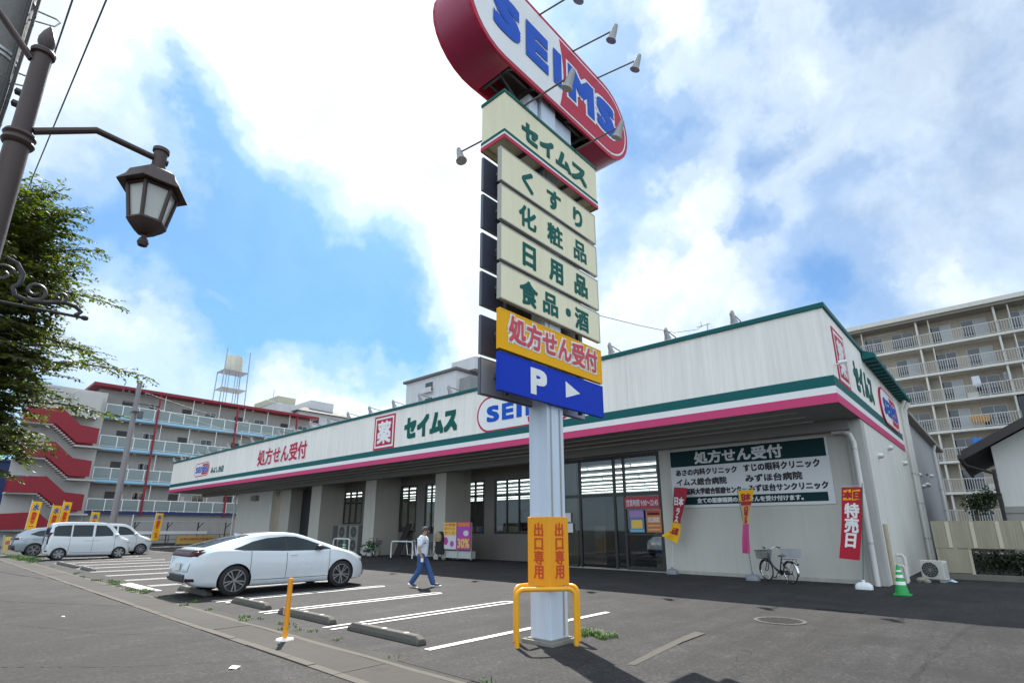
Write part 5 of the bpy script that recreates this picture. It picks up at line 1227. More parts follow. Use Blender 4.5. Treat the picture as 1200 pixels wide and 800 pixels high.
ac('cream outdoor air conditioner on the ground by the store side wall and the pale fence', (-2.0,22.1,0), R(-18), .62, .64, .32)
for x, lab in ((-36.7,'tall grey outdoor air conditioner in the recess, leftmost of three under the store window'),(-34.9,'tall grey outdoor air conditioner in the recess, the middle one of three'),(-33.4,'tall grey outdoor air conditioner in the recess, rightmost of three')): ac(lab, (x,20.9,0), 0, 1.15, 1.82, .5, 'tall air conditioners in the store recess', 2)
pp = MB()
pp.tube([(-2.84,20.9,.50),(-2.66,20.9,.50),(-2.62,20.9,.43),(-2.62,20.9,0)], .05, 10); tag(pp.build('drain_pipe', mat('pvc_grey',(.6,.58,.55)), loc=(-2.62,20.9,0)), 'short bent grey pipe rising by the store side wall, the one nearer the cone', 'pipe')
pp = MB().tube([(-2.84,21.5,.80),(-2.7,21.5,.80),(-2.66,21.5,.72),(-2.66,21.5,0)], .05, 10); tag(pp.build('drain_pipe', mat('pvc_grey',(.6,.58,.55)), loc=(-2.66,21.5,0)), 'taller bent grey pipe rising by the store side wall, next to the air conditioner', 'pipe')
mb = MB(); rg4 = random.Random(3)
P = [(-1.62+.16*math.cos(a)*rg4.uniform(.6,1.2), 22.15+.12*math.sin(a)*rg4.uniform(.6,1.2), rg4.uniform(0,.03)) for a in [i*math.pi/6 for i in range(12)]]
mb.add([(-1.62,22.15,.10)]+P, [(0,i+1,(i+1)%12+1) for i in range(12)], True); tag(mb.build('plastic_bag', mat('bag_blue',(.45,.55,.65),.3), loc=(-1.62,22.15,0)), 'crumpled pale blue plastic bag on the ground beside the air conditioner', 'plastic bag')
mb = MB()
for q, (x, y, s_) in enumerate(((-2.35,21.75,.13),(-2.2,21.6,.10))):
    o = MB().lathe([(0,.0),(s_,.0),(s_*1.1,s_*.5),(s_*.6,s_*1.0),(0,s_*1.1)], (x,y,0), 9, smooth=False).build('broken_block', mat('block_concrete',(.28,.25,.2),.9,vary=.4,scale=9,bump=.6), loc=(x,y,0)); tag(o, ('larger','smaller')[q]+' lump of broken concrete on the ground before the cream air conditioner', 'rubble')
# white pipe hoops in front of the shop windows
for (x0, x1, y, h, lab) in ((-32.6,-30.7,18.75,.98,'white hoop guard rail behind the nose of the white hatchback'),(-26.9,-24.9,19.2,.90,'white hoop guard rail before the shopping carts')):
    o = MB().tube([(x0,y,0),(x0,y,h-.15),(x0+.05,y,h-.04),(x0+.15,y,h),(x1-.15,y,h),(x1-.05,y,h-.04),(x1,y,h-.15),(x1,y,0)], .04, 10).build('hoop_rail', whitep, loc=(x0,y,0)); tag(o, lab, 'guard rail')
# shopping carts
def cart():
    t = thing('shopping_cart', (0,0,0), '', 'shopping cart', 'shopping carts in the recess'); cmx = mat('cart_dark',(.05,.05,.055),.4,metal=.4)
    b_ = MB()
    def rc(z,k): return [(-.22-.05*k,-.30-.12*k,z),(.22+.05*k,-.30-.12*k,z),(.22+.05*k,.40,z),(-.22-.05*k,.40,z)]
    for i in range(6): r_ = rc(.50+.07*i, i/5); b_.tube(r_+[r_[0]], .006, 5, False)
    for e_ in range(4):
        for q in range(7): b_.tube([V(rc(.5,0)[e_]).lerp(V(rc(.5,0)[(e_+1)%4]), q/7), V(rc(.85,1)[e_]).lerp(V(rc(.85,1)[(e_+1)%4]), q/7)], .004, 4, False)
    b_.build('basket', cmx, t)
    f = MB().tube([(-.22,-.40,.10),(-.22,.30,.14),(-.24,.45,.95),(.24,.45,.95),(.22,.30,.14),(.22,-.40,.10)], .014, 8); f.build('frame', chrome, t)
    MB().tube([(-.25,.46,.96),(.25,.46,.96)], .02, 8).build('handle', blackp, t)
    for x in (-.22,.22):
        for y in (-.40,.30): MB().lathe([(0,-.015),(.055,-.015),(.055,.015),(0,.015)], (x,y,.055), 12, 'X').build('caster', blackp, t)
    return t
c0 = cart()
for i, (x, y, rz, lab) in enumerate(((-26.2,20.3,R(90),'dark shopping cart in the recess, the one nearest the left column'),(-25.4,20.3,R(90),'dark shopping cart standing between two others in the recess'),(-24.6,20.3,R(90),'dark shopping cart in the recess, the one nearest the right column'))):
    o = c0 if i == 0 else copy_tree(c0); o.location = (x,y,0); o.rotation_euler = (0,0,rz); o['label'] = lab
# dark pushchair
t = thing('pushchair', (-22.55,19.15,0), 'dark folded pushchair with a beige hood standing before the store column', 'pushchair'); 
f = MB()
for s_ in (-.33,.33): f.tube([(-22.55+s_,18.95,.08),(-22.55+s_*.9,19.25,.8),(-22.55+s_*.8,19.42,1.15)], .018, 8).tube([(-22.55+s_,19.45,.08),(-22.55+s_*.9,19.05,.7)], .018, 8)
f.tube([(-22.55-.26,19.42,1.15),(-22.55,19.45,1.2),(-22.55+.26,19.42,1.15)], .02, 8); f.build('frame', blackp, t)
s_ = MB(); s_.lathe([(0,.28),(.30,.32),(.36,.55),(.33,.85),(.36,1.1),(.30,1.36),(.12,1.46),(0,1.47)], (-22.55,19.2,0), 18); s_.v = [(a, 19.2+(b_-19.2)*.55, c) for a,b_,c in s_.v]; s_.build('seat', mat('pram_cloth',(.02,.02,.022),.85,vary=.3), t)
h = MB(); h.lathe([(.20,.95),(.27,1.12),(.25,1.30),(.12,1.42),(0,1.44)], (-22.55,19.10,0), 16); h.v = [(a, 19.02+(b_-19.10)*.5, c) for a,b_,c in h.v]; h.build('hood', mat('pram_beige',(.32,.26,.14),.8,vary=.5,scale=18), t)
for x in (-22.88,-22.22):
    for y in (18.95,19.45): MB().lathe([(0,-.02),(.085,-.02),(.085,.02),(0,.02)], (x,y,.085), 14, 'X').build('wheel', tyre, t)
# poster trolley
t = thing('poster_trolley', (-21.25,19.3,0), 'wheeled poster trolley with a yellow poster and a magenta thirty percent poster', 'poster stand')
f = MB(); f.box(-22.25,-20.25,19.2,19.24,.16,.2).box(-22.25,-22.21,19.24,19.30,.1,1.9).box(-20.27,-20.23,19.24,19.30,.1,1.9).box(-21.27,-21.23,19.24,19.30,.1,1.9).box(-22.2,-20.28,19.3,19.6,.14,.5); f.build('frame', mat('trolley_white',(.45,.45,.44),.5), t)
FT = FY(19.195); f = MB(); pm_ = [mat('poster_yel',(.75,.52,.10),.6), mat('poster_org',(.70,.20,.05),.6), mat('poster_wht',(.65,.6,.66),.6), mat('poster_mag',(.50,.05,.28),.6), mat('poster_vio',(.35,.08,.40),.6)]
f.cur = 0; f.rect(FT,-22.28,-21.29,1.28,1.92,0,.02); f.cur = 2; f.rect(FT,-22.28,-21.29,.58,1.275,0,.02); f.cur = 3; f.poly(FT,[(-22.1+.2*math.cos(a),.98+.2*math.sin(a)) for a in [i*math.pi/8 for i in range(16)]],.023); f.cur = 4; f.poly(FT,[(-21.6+.15*math.cos(a),.85+.15*math.sin(a)) for a in [i*math.pi/8 for i in range(16)]],.023)
Q = f.build('yellow_poster', pm_, t)
for q in range(3): text('lettering', ('大特価','ポイント','セール')[q], FT, -22.2, 1.74-q*.2, .82, .13, pm_[1], Q, .012, .024)
f = MB(); f.cur = 3; f.rect(FT,-21.24,-20.23,.58,1.95,0,.02); f.cur = 1; f.rect(FT,-21.18,-20.29,1.72,1.9,.023); f.cur = 4; f.rect(FT,-21.18,-20.29,1.2,1.68,.023); f.cur = 2; f.poly(FT,[(-20.55+.2*math.cos(a),1.38+.14*math.sin(a)) for a in [i*math.pi/8 for i in range(16)]],.026); Q = f.build('magenta_poster', pm_, t)
text('lettering','30%',FT,-21.15,.68,.86,.42,pm_[0],Q,.02,.03)
for x in (-22.1,-20.4):
    for y in (19.26,19.55): MB().lathe([(0,-.02),(.06,-.02),(.06,.02),(0,.02)], (x,y,.06), 12, 'X').build('caster', blackp, t)
# leaning dark panel and a green pot near the columns
tag(MB().add([(-28.6,20.6,0),(-27.9,20.5,0),(-27.85,21.3,1.9),(-28.5,21.4,1.95),(-28.6,20.66,0),(-27.9,20.56,0),(-27.85,21.36,1.9),(-28.5,21.46,1.95)],[(0,1,2,3),(7,6,5,4),(0,4,5,1),(1,5,6,2),(2,6,7,3),(3,7,4,0)]).build('leaning_panel', mat('panel_dark',(.02,.02,.02),.6), loc=(-28.2,20.8,0)), 'black board leaning on the recess wall beside the store column', 'board')
t = thing('marker_post', (-31.0,18.6,0), 'short green marker post with white bands by the white hoop', 'bollard'); MB().lathe([(.11,0),(.11,.70),(.08,.76),(0,.77)],(-31.0,18.6,0),16).build('post', cg, t)
for z in (.3,.45,.6): MB().lathe([(.113,z),(.113,z+.06)],(-31.0,18.6,0),16).build('band', whitep, t)
def leafblob(mb, c, rx, ry, rz_, n_, sz, rg, shell=.5):
    for i in range(n_):
        d = V((rg.gauss(0,1), rg.gauss(0,1), rg.gauss(0,1))).normalized(); k_ = shell+(1-shell)*rg.random()
        p = V(c)+V((d.x*rx*k_, d.y*ry*k_, d.z*rz_*k_)); leaf(mb, p, rg, sz*rg.uniform(.6,1.2))
def leaf(mb, p, rg, s_, d=None, droop=.3):
    d = d or V((rg.gauss(0,1), rg.gauss(0,1), rg.gauss(0,1)-droop)); d = d.normalized()
    n_ = V((rg.gauss(0,.6), rg.gauss(0,.6), 1)); sd_ = d.cross(n_); sd_ = sd_.normalized() if sd_.length > 1e-4 else d.orthogonal(); up = sd_.cross(d)
    a, b_ = p+d*s_*.5+sd_*s_*.24+up*s_*.06, p+d*s_*.5-sd_*s_*.24+up*s_*.06
    mb.add([p, a, p+d*s_, b_], [(0,1,2),(0,2,3)])
def leafmat(name, c0, c1, tr=.35):
    x = bpy.data.materials.new(name); x.use_nodes = True; x.node_tree.nodes.clear(); N, L, n, m = nt(x.node_tree)
    g = n('ShaderNodeNewGeometry'); ri = g.outputs['Random Per Island']
    col = n('ShaderNodeMix', data_type='RGBA', i={'Factor': ri, 6: (*c0,1), 7: (*c1,1)}).outputs[2]
    p = n('ShaderNodeBsdfPrincipled', i={'Base Color': col, 'Roughness': .5}); t = n('ShaderNodeBsdfTranslucent', i={'Color': n('ShaderNodeVectorMath', operation='MULTIPLY', i={0: col, 1: (1.5,1.6,.5)}).outputs[0]})
    s = n('ShaderNodeMixShader', i={0: tr, 1: p.outputs[0], 2: t.outputs[0]}); o = n('ShaderNodeOutputMaterial'); L.new(s.outputs[0], o.inputs[0]); return x
lf_small = leafmat('shrub_leaf', (.03,.055,.015), (.06,.10,.02)); lf_dark = leafmat('hedge_leaf', (.012,.025,.008), (.03,.05,.012), .15)
bark = mat('bark', (.09,.075,.06), .9, vary=.5, scale=10, bump=.8)
rg = random.Random(21); mb = MB(); t = thing('potted_plant', (-29.2,19.3,0), 'small potted plant at the foot of the store column by the green bicycle', 'plant')
leafblob(mb, (-29.2,19.3,.55), .35,.25,.4, 420, .12, rg); mb.build('foliage', lf_small, t); MB().lathe([(.14,0),(.20,.3),(.2,.32),(.17,.31),(0,.28)],(-29.2,19.3,0),16).build('pot', whitep, t)
# ================================================================== RED AND WHITE APARTMENTS (far left, faces +X)
awall = mat('flat_wall', (.40,.385,.365), .8, vary=.10, scale=1., streak=.10); awall2 = mat('flat_grey', (.33,.32,.31), .8, vary=.15, scale=1., streak=.12)
ared = mat('flat_red', (.25,.006,.018), .55, vary=.15, scale=1.2, streak=.1); abl = mat('slab_pale_blue', (.28,.52,.68), .6, vary=.1); anavy = mat('slab_navy', (.015,.03,.12), .6)
frost = mat('frost_panel', (.20,.25,.25), .25, vary=.1, scale=2); win = mat('window_glass', (.015,.02,.024), .08, spec=.9, vary=.3); frw = mat('window_frame', (.55,.55,.54), .5); doorm = mat('flat_door', (.05,.045,.045), .6)
AP = thing('apartment_block', (-72, 24, 0), 'five storey red and white apartment block with glass balconies and a red outside stair', 'apartment building')
XA, YA0, YA1 = -72., 12.3, 37.
SL = [3.42, 6.75, 10.25, 13.75]; ZR = 16.9
MB().box(XA-11,XA-1.6,YA0-.6,YA1,0,ZR).build('wall', awall, AP)
MB().box(XA-1.597,XA-.3,YA0,YA1,0,3.05).build('ground_wall', awall2, AP)
MB().box(XA-12,XA+.25,YA0-1.5,YA1+.3,ZR,ZR+.32).build('roof_edge', ared, AP); MB().box(XA-11.8,XA-.1,YA0-1.3,YA1+.1,ZR+.323,ZR+.34).build('roof_deck', awall2, AP)
for z, i in zip(SL, range(4)):
    MB().box(XA-1.595,XA,YA0,YA1,z-.30,z).build('gallery_slab', abl if i else anavy, AP)
    MB().box(XA-1.595,XA-.15,YA0,YA1,z-.42,z-.303).build('gallery_soffit', awall2, AP)
    r_ = MB(); y = YA0; k = 0
    r_.box(XA-.06,XA-.0,YA0,YA1,z+1.22,z+1.30).box(XA-.05,XA-.01,YA0,YA1,z+.08,z+.13)
    while y < YA1:
        r_.box(XA-.07,XA+.01,y,y+.08,z+.001,z+1.22); y += 1.55
    RL = r_.build('railing', whitep, AP)
    MB().box(XA-.04,XA-.02,YA0+.05,YA1,z+.14,z+1.21).build('glass_panel', frost, RL)
    zt = SL[i+1]-.42 if i < 3 else ZR
    for q in range(4):
        yy = YA0+1.6+q*6.2
        d = MB().box(XA-1.594,XA-1.54,yy+.1,yy+1.1,z+.01,z+2.15).build('door', doorm, AP)
        MB().box(XA-1.594,XA-1.52,yy+2.6,yy+4.0,z+1.0,z+2.2).build('window', frw, AP)
        w_ = [c for c in AP.children if c.name.startswith('window')][-1]
        MB().box(XA-1.519,XA-1.51,yy+2.68,yy+3.27,z+1.08,z+2.12).box(XA-1.519,XA-1.51,yy+3.33,yy+3.92,z+1.08,z+2.12).build('pane', win, w_)
        MB().box(XA-1.59,XA-1.45,yy+1.4,yy+1.8,z+.6,z+1.9).build('meter_box', frw, AP)
        MB().lathe([(0,0),(.13,0),(.10,-.1),(0,-.12)], (XA-.8,yy+2,zt-.003), 10).build('gallery_lamp', whitep, AP)
    for q in range(8): MB().box(XA-.16,XA-.10,YA0+2.5+q*3.05,YA0+2.56+q*3.05,z+.001,zt-.001).build('thin_post', whitep, AP)
for y in (17.2, 26.0, 34.0): MB().box(XA+.012,XA+.16,y,y+.18,3.0,ZR).build('red_post', ared, AP)
MB().tube([(XA-.05,YA0+4.4,0),(XA-.05,YA0+4.4,3.1)],.06,8).build('downpipe', whitep, AP)
# outside stair: red parapets zigzag on the near plane, white wall behind
XS = -70.2; fr_ = FX(XS)
base_poly = [(5.6,6.40),(8.31,6.63),(9.95,5.15),(11.6,4.98),(11.6,3.35),(9.9,3.35),(8.0,5.02),(5.6,4.95)]
ST = []
for i, dz in enumerate((-3.45, 0., 3.45, 6.9)):
    pts = [(a+.06*i, b_+dz*1.0) for a, b_ in base_poly]
    pts = [(a, max(b_, 0)) for a, b_ in pts]
    MB().poly(fr_, pts, 0, .16).build('stair_parapet', ared, AP)
    MB().poly(FX(XS-1.9), [(a, b_) for a, b_ in pts], 0, .16).build('stair_parapet', ared, AP)
    st = MB()
    z0 = 4.98+dz; 
    for q in range(9):
        zz = z0-(q+1)*.19; 
        if zz > 0: st.box(XS-1.73,XS-.003,8.0+q*.22,8.22+q*.22,zz-.12,zz)
    if z0 > 0: st.box(XS-1.73,XS-.003,5.6,8.0,z0-.16,z0)
    if z0-1.9 > 0: st.box(XS-1.73,XS-.003,9.98,12.28,z0-1.9-.16,z0-1.9)
    st.build('stair_flight', mat('stair_white',(.50,.49,.47),.8,vary=.1,streak=.08), AP)
MB().box(XS-2.2,XS-1.91,5.7,12.28,0,16.2).build('stair_wall', mat('stair_white',(.50,.49,.47)), AP)
MB().box(XS-1.90,XS-.2,9.3,11.6,13.0,15.6).build('stair_head', mat('stair_white',(.50,.49,.47)), AP)
MB().box(XS-1.9,XS-.1,5.8,6.4,0,.01).build('stair_base', awall2, AP)
for z in (1.2,4.9+.4,8.8,12.2): 
    q = MB().box(XS-1.905,XS-1.86,6.0,8.2,z,z+1.5).build('window', frw, AP); MB().box(XS-1.859,XS-1.85,6.08,7.05,z+.08,z+1.42).box(XS-1.859,XS-1.85,7.15,8.12,z+.08,z+1.42).build('pane', win, q)
# navy building at the very left
t = thing('navy_building', (-86,2,0), 'plain navy blue building at the far left edge, beyond the red outside stair', 'building'); MB().box(-96,-84,-14,8.7,0,9.0).build('wall', anavy, t); MB().box(-96.2,-83.8,-14.2,8.9,9.0,9.25).build('roof', anavy, t)
for i in range(3): q = MB().box(-84,-83.94,-2+i*2.4,-.7+i*2.4,5.6,7.0).build('window', frw, t); MB().box(-83.939,-83.93,-1.9+i*2.4,-.8+i*2.4,5.7,6.9).build('pane', win, q)
# water tank tower on the roof
t = thing('water_tower', (-76,26,ZR+.32), 'cream cylindrical water tank on a steel tower above the red roof edge', 'water tower'); stl = mat('tower_steel',(.36,.37,.40),.5,metal=.3,vary=.2)
MB().lathe([(0,22.5),(1.08,22.5),(1.1,22.6),(1.1,24.6),(1.05,24.68),(0,24.78)], (-76,26.2,0), 28).build('tank', mat('tank_cream',(.58,.55,.46),.6,vary=.15,streak=.3), t)
f = MB(); h0 = ZR+.32
for sx in (-1.3,1.3):
    for sy in (-1.5,1.5): f.tube([(-76+sx,26.2+sy*1.08,h0),(-76+sx,26.2+sy*(1.0 if True else 1),25.4 if sx > 0 else 22.4)], .07, 6)
for z in (19.9,22.4): f.box(-77.4,-74.6,24.6,27.8,z-.06,z)
for sx in (-.5,.5):
    for sy in (-.6,.6): f.tube([(-76+sx,26.2+sy,h0),(-76+sx,26.2+sy,22.4)], .05, 6)
f.build('tower_frame', stl, t)
# aerials
def aerial(x, y, z0, h, lab, yagi=True):
    mb = MB().tube([(x,y,z0),(x,y,z0+h)], .05, 5)
    if yagi:
        mb.tube([(x,y-1.2,z0+h*.62),(x,y+1.2,z0+h*.55)], .03, 4)
        for q in range(7): mb.tube([(x-.3,y-1.1+q*.35,z0+h*.62-q*.02),(x+.3,y-1.1+q*.35,z0+h*.62-q*.02)], .02, 4)
    tag(mb.build('aerial', mat('aerial_grey',(.4,.4,.42),.5), loc=(x,y,z0)), lab, 'aerial')
aerial(-78,33.0,ZR+.32,4.4,'rooftop aerial with cross bars, to the right of the water tower')
# grey blocks beyond the store roof
gw = mat('block_grey', (.55,.55,.56), .8, vary=.12, scale=.6, streak=.2); gw2 = mat('block_dark_roof', (.13,.12,.115), .8); gyel = mat('block_yellow', (.48,.46,.33), .7); pblue = mat('pale_roof', (.50,.58,.68), .4, vary=.15, scale=.7)
t = thing('grey_building', (-112,58,0), 'pale grey building with a dark hipped roof edge, beyond the store roof', 'building')
MB().box(-124,-110,52.5,65.5,0,26.3).build('wall', gw, t); r_ = MB(); r_.add([(-125,51.5,26.3),(-109,51.5,26.3),(-109,66.5,26.3),(-125,66.5,26.3),(-123,54,27.5),(-111,54,27.5),(-111,64,27.3),(-123,64,27.3)],[(0,3,2,1),(4,5,6,7),(0,1,5,4),(1,2,6,5),(2,3,7,6),(3,0,4,7)]).build('roof', gw2, t)
MB().box(-121,-112,55.9,61.5,27.6,29.6).build('penthouse', gw, t)
q = MB().box(-110,-109.9,55.5,57.2,24.0,25.4).build('window', frw, t); MB().box(-109.899,-109.88,55.6,57.1,24.1,25.3).build('pane', win, q)
t = thing('grey_building', (-118,49.8,0), 'narrow grey block with a yellowish top, left of the pale building with the dark roof', 'building'); MB().box(-124,-112,48.4,52.2,0,27.9).build('wall', gw, t); MB().box(-123.9,-111.95,48.3,52.3,27.9,29.2).build('parapet', gyel, t)
t = thing('low_building', (-78,48,0), 'low building with a pale blue sloping roof over the store roof edge', 'building')
MB().box(-88,-74,39,52,0,15.0).build('wall', gw, t); MB().add([(-88.5,38.5,15.0),(-73.5,38.5,15.0),(-73.5,52.5,15.0),(-88.5,52.5,15.0),(-88.5,45.5,17.8),(-73.5,45.5,17.8)],[(0,1,5,4),(2,3,4,5),(0,4,3),(1,2,5),(0,3,2,1)]).build('roof', pblue, t)
t = thing('grey_tower_block', (-87,82,0), 'tall pale grey tower block with dark roof edge, left of the sign pylon', 'apartment building')
MB().box(-95.8,-79,70,92,0,33.2).build('wall', gw, t); MB().box(-96.4,-78.4,69.4,92.6,33.2,33.7).build('roof', gw2, t); MB().box(-84,-76.5,73,84,33.7,36.4).build('penthouse', gw, t)
for z in (30.,26.5):
    q = MB().box(-89,-86.3,69.95,70.01,z,z+2.2).build('window', frw, t); MB().box(-88.9,-86.4,69.93,69.945,z+.1,z+2.1).build('pane', win, q); MB().box(-89.3,-86,69.2,69.94,z-.3,z-.1).box(-89.3,-86,69.2,69.25,z-.1,z+.8).build('balcony', gw, t)
MB().box(-79.0,-76,71,92,0,31.5).build('side_wing', mat('wing_grey',(.24,.24,.24),.8,vary=.2,streak=.2), t)
aerial(-80,78,36.4,5.5,'thin rooftop mast over the grey tower block behind the store', False)

# ================================================================== TAN APARTMENTS (right, faces the street)
tan = mat('tan_wall', (.42,.365,.295), .8, vary=.12, scale=.8, streak=.18); tslab = mat('slab_cream', (.60,.58,.53), .7, vary=.1, streak=.15); trail = mat('rail_white', (.50,.49,.47), .5)
curt = mat('curtain', (.42,.44,.46), .8, vary=.3, scale=4)
T = thing('apartment_block', (2, 66, 0), 'tall tan apartment block with white barred balconies rising behind the right end of the store', 'apartment building')
YT = 60.; TX0, TX1 = -14.3, 18.7
ZS = [-.6, 2.05, 4.65, 7.3, 9.95, 12.6, 15.25, 17.9]
MB().box(TX0,TX1,YT+1.5,YT+12,0,20.6).build('wall', tan, T); MB().box(TX0-.3,TX1+.3,YT-.4,YT+12.4,20.6,21.0).build('roof', tslab, T); MB().box(TX0-.25,TX1+.25,YT-.2,YT+1.4,20.35,20.597).build('eave', mat('eave_dark',(.24,.22,.19),.8), T)
px = [-13.9,-8.6,-3.3,2.2,7.7,13.2,18.4]
for i, z in enumerate(ZS[1:]):
    MB().box(TX0,TX1,YT,YT+1.497,z-.22,z).build('balcony_slab', tslab, T)
    r_ = MB(); r_.box(TX0,TX1,YT+.04,YT+.09,z+1.05,z+1.11).box(TX0,TX1,YT+.04,YT+.08,z+.10,z+.14)
    x = TX0
    while x < TX1: r_.box(x,x+.035,YT+.05,YT+.08,z+.14,z+1.05); x += .17
    r_.build('railing', trail, T)
    zt = (ZS[i+2]-.22) if i < 6 else 20.35
    for x in px: MB().box(x,x+.14,YT+.12,YT+1.495,z+.001,zt-.001).build('partition', tslab, T)
    for q in range(6):
        u = px[q]
        MB().tube([(u+1.0,YT+.2,z),(u+1.0,YT+.2,zt)], .05, 6).build('drain_pipe', tslab, T)
        for a, wd, h in ((1.0,1.45,1.95),(3.25,1.7,1.95)):
            F_ = MB(); x0 = u+a; F_.box(x0-.05,x0+wd+.05,YT+1.44,YT+1.499,z+.05,z+h+.05); W_ = F_.build('window', frw, T)
            P_ = MB(); rr3 = random.Random(i*31+q*7+int(a)); P_.box(x0,x0+wd/2-.03,YT+1.42,YT+1.439,z+.1,z+h); P_.cur = 1 if rr3.random() < .45 else 0; P_.box(x0+wd/2+.03,x0+wd,YT+1.42,YT+1.439,z+.1,z+h); P_.build('pane', [win, curt], W_)
blk = MB().box(2.4,6.2,YT-.02,YT+.03,9.95+.02,12.2).build('dark_netting', mat('netting',(.05,.055,.06),.8), T)
rv = random.Random(4)
for q in range(30):
    z = rv.choice(ZS[1:]); x = rv.choice(px[:-1])+rv.choice((2.5,2.6,4.2)); hh = rv.choice((0,0,1.75))
    if q%3 == 0: MB().tube([(x-1.2,YT+.35,z+1.9),(x+1.3,YT+.35,z+1.9)],.025,5).build('laundry_pole', metal, T); continue
    MB().box(x,x+.75+q*.001,YT+1.0+q*.002,YT+1.3,z+.02+hh,z+.62+hh).build('air_conditioner', acw, T)
cl = [mat('wash_blue',(.06,.20,.55),.9), mat('wash_white',(.65,.68,.72),.9), mat('wash_grey',(.3,.32,.35),.9), mat('wash_orange',(.5,.25,.06),.9)]
def wash(x, z, mi, wd, h, lab):
    mb = MB(); nn = 8; vs = []
    for i in range(nn+1):
        for j in range(5): vs.append((x+wd*i/nn, YT+.4+.05*math.sin(i*1.7+j), z-h*j/4*(1 if i not in (0,nn) else .7)))
    mb.add(vs, [(i*5+j,i*5+j+1,(i+1)*5+j+1,(i+1)*5+j) for i in range(nn) for j in range(4)], True); o = mb.build('laundry', cl[mi], loc=(x,YT+.4,z)); s_ = o.modifiers.new('s','SOLIDIFY'); s_.thickness = .03
    tag(o, lab, 'laundry')
wash(-1.1,9.15,0,.7,1.0,'large blue washing hung on the balcony below the dark netting'); wash(-.1,9.1,0,.5,.6,'smaller blue washing hung two steps right of a larger blue piece'); wash(.6,9.15,1,.9,.8,'white washing hung on the balcony beside blue pieces')
wash(-.2,14.5,1,.55,1.0,'white shirt hung on a balcony, third row down, left of a grey one'); wash(1.9,14.5,2,.5,.8,'grey washing hung on a balcony, third row down'); wash(-.9,11.0,3,1.3,.6,'orange bedding hung on the balcony left of the dark netting')

# house at the right with its gable end
hw = mat('house_wall', (.64,.63,.60), .8, vary=.06, scale=2, bump=.1, streak=.1); hb = mat('house_brown', (.035,.028,.026), .6, vary=.2); hs = mat('house_siding',(.30,.29,.27),.7); rt = mat('roof_tile',(.05,.045,.045),.6,vary=.3,scale=5,bump=.4)
H_ = thing('house', (4, 33, 0), 'white walled house with a dark brown gable roof at the right edge', 'house')
hx0, hx1, hy0, hy1 = .0, 7.4, 29.0, 38.; sl = .545; ex = -.95; ez = 4.42; rx = (hx0+hx1)/2
def rz_(x): return ez+(x-ex)*sl if x < rx else ez+(2*rx-x-ex)*sl
MB().poly(((0,hy0,0),(1,0,0),(0,0,1)), [(hx0,2.45),(hx1,2.45),(hx1,rz_(hx1)-.12),(rx,rz_(rx)-.12),(hx0,rz_(hx0)-.12)], 0, -(hy1-hy0)).build('wall', hw, H_)
MB().box(hx0-.02,hx1+.02,hy0-.02,hy1,0,2.2).build('base_siding', hs, H_); MB().box(hx0-.05,hx1+.05,hy0-.06,hy1,2.2,2.45).build('band', hs, H_)
o = MB()
for s_ in (0, 1):
    X = (lambda x: x) if s_ == 0 else (lambda x: 2*rx-x)
    v8 = [(X(ex),28.0,ez),(X(rx),28.0,rz_(rx)),(X(rx),39.,rz_(rx)),(X(ex),39.,ez)]; o.add(v8+[(a,b_,c+.17) for a,b_,c in v8],[(0,3,2,1),(4,5,6,7),(0,1,5,4),(1,2,6,5),(2,3,7,6),(3,0,4,7)])
o.build('roof', rt, H_)
b2 = MB()
for s_ in (0, 1):
    X = (lambda x: x) if s_ == 0 else (lambda x: 2*rx-x)
    b2.add([(X(ex),27.96,ez-.16),(X(rx),27.96,rz_(rx)-.16),(X(rx),27.96,rz_(rx)+.2),(X(ex),27.96,ez+.2),(X(ex),27.998,ez-.16),(X(rx),27.998,rz_(rx)-.16),(X(rx),27.998,rz_(rx)+.2),(X(ex),27.998,ez+.2)],[(0,1,2,3),(7,6,5,4),(0,4,5,1),(3,2,6,7),(0,3,7,4)])
b2.build('bargeboard', hb, H_)
MB().box(ex-.12,ex+.0,27.9,39.1,ez-.12,ez+.05).build('gutter', hb, H_)
MB().tube([(ex-.02,28.3,ez-.1),(ex+.1,28.35,ez-.35),(-.1,28.85,3.75),(-.1,28.9,3.6),(-.08,28.9,0)], .055, 8).build('downpipe', hb, H_)
MB().box(-.14,-.02,28.86,28.99,0,3.9).build('corner_trim', hb, H_)
q = MB().box(3.0,4.6,28.9,28.99,3.0,4.2).build('window', hb, H_); MB().box(3.08,4.52,28.88,28.899,3.08,4.12).build('pane', win, q)
# corrugated fence
fcm = mat('corrugated_sheet', (.34,.31,.22), .35, vary=.2, scale=3, streak=.25); FE_ = thing('corrugated_fence', (2,23.7,0), 'pale corrugated plastic fence with a gap at the bottom, between the store and the house', 'fence')
def corr(x0, x1, z0, z1, nm, y=23.7):
    mb = MB(); nn = int((x1-x0)/.022); vs = []
    for i in range(nn+1):
        x = x0+(x1-x0)*i/nn; yy = y+.004*math.sin(2*math.pi*x/.076); vs += [(x,yy,z0),(x,yy,z1)]
    mb.add(vs, [(2*i,2*i+2,2*i+3,2*i+1) for i in range(nn)], True); mb.build(nm, fcm, FE_)
corr(-2.0,7.,.98,1.86,'upper_sheet'); corr(-1.93,-1.15,.20,.96,'lower_sheet'); corr(.42,7.,.20,.96,'lower_sheet',23.72)
for x in (-1.95,-1.12,.40,1.2,2.4,3.6,4.8,6.0): MB().box(x-.04,x+.04,23.735,23.80,.1,1.85).build('post', mat('post_cream',(.50,.46,.34),.7), FE_)
MB().box(-2.0,7.,23.74,23.78,1.72,1.78).box(-2.0,7.,23.74,23.78,1.0,1.06).build('rail', mat('rail_cream',(.42,.38,.28),.7), FE_)
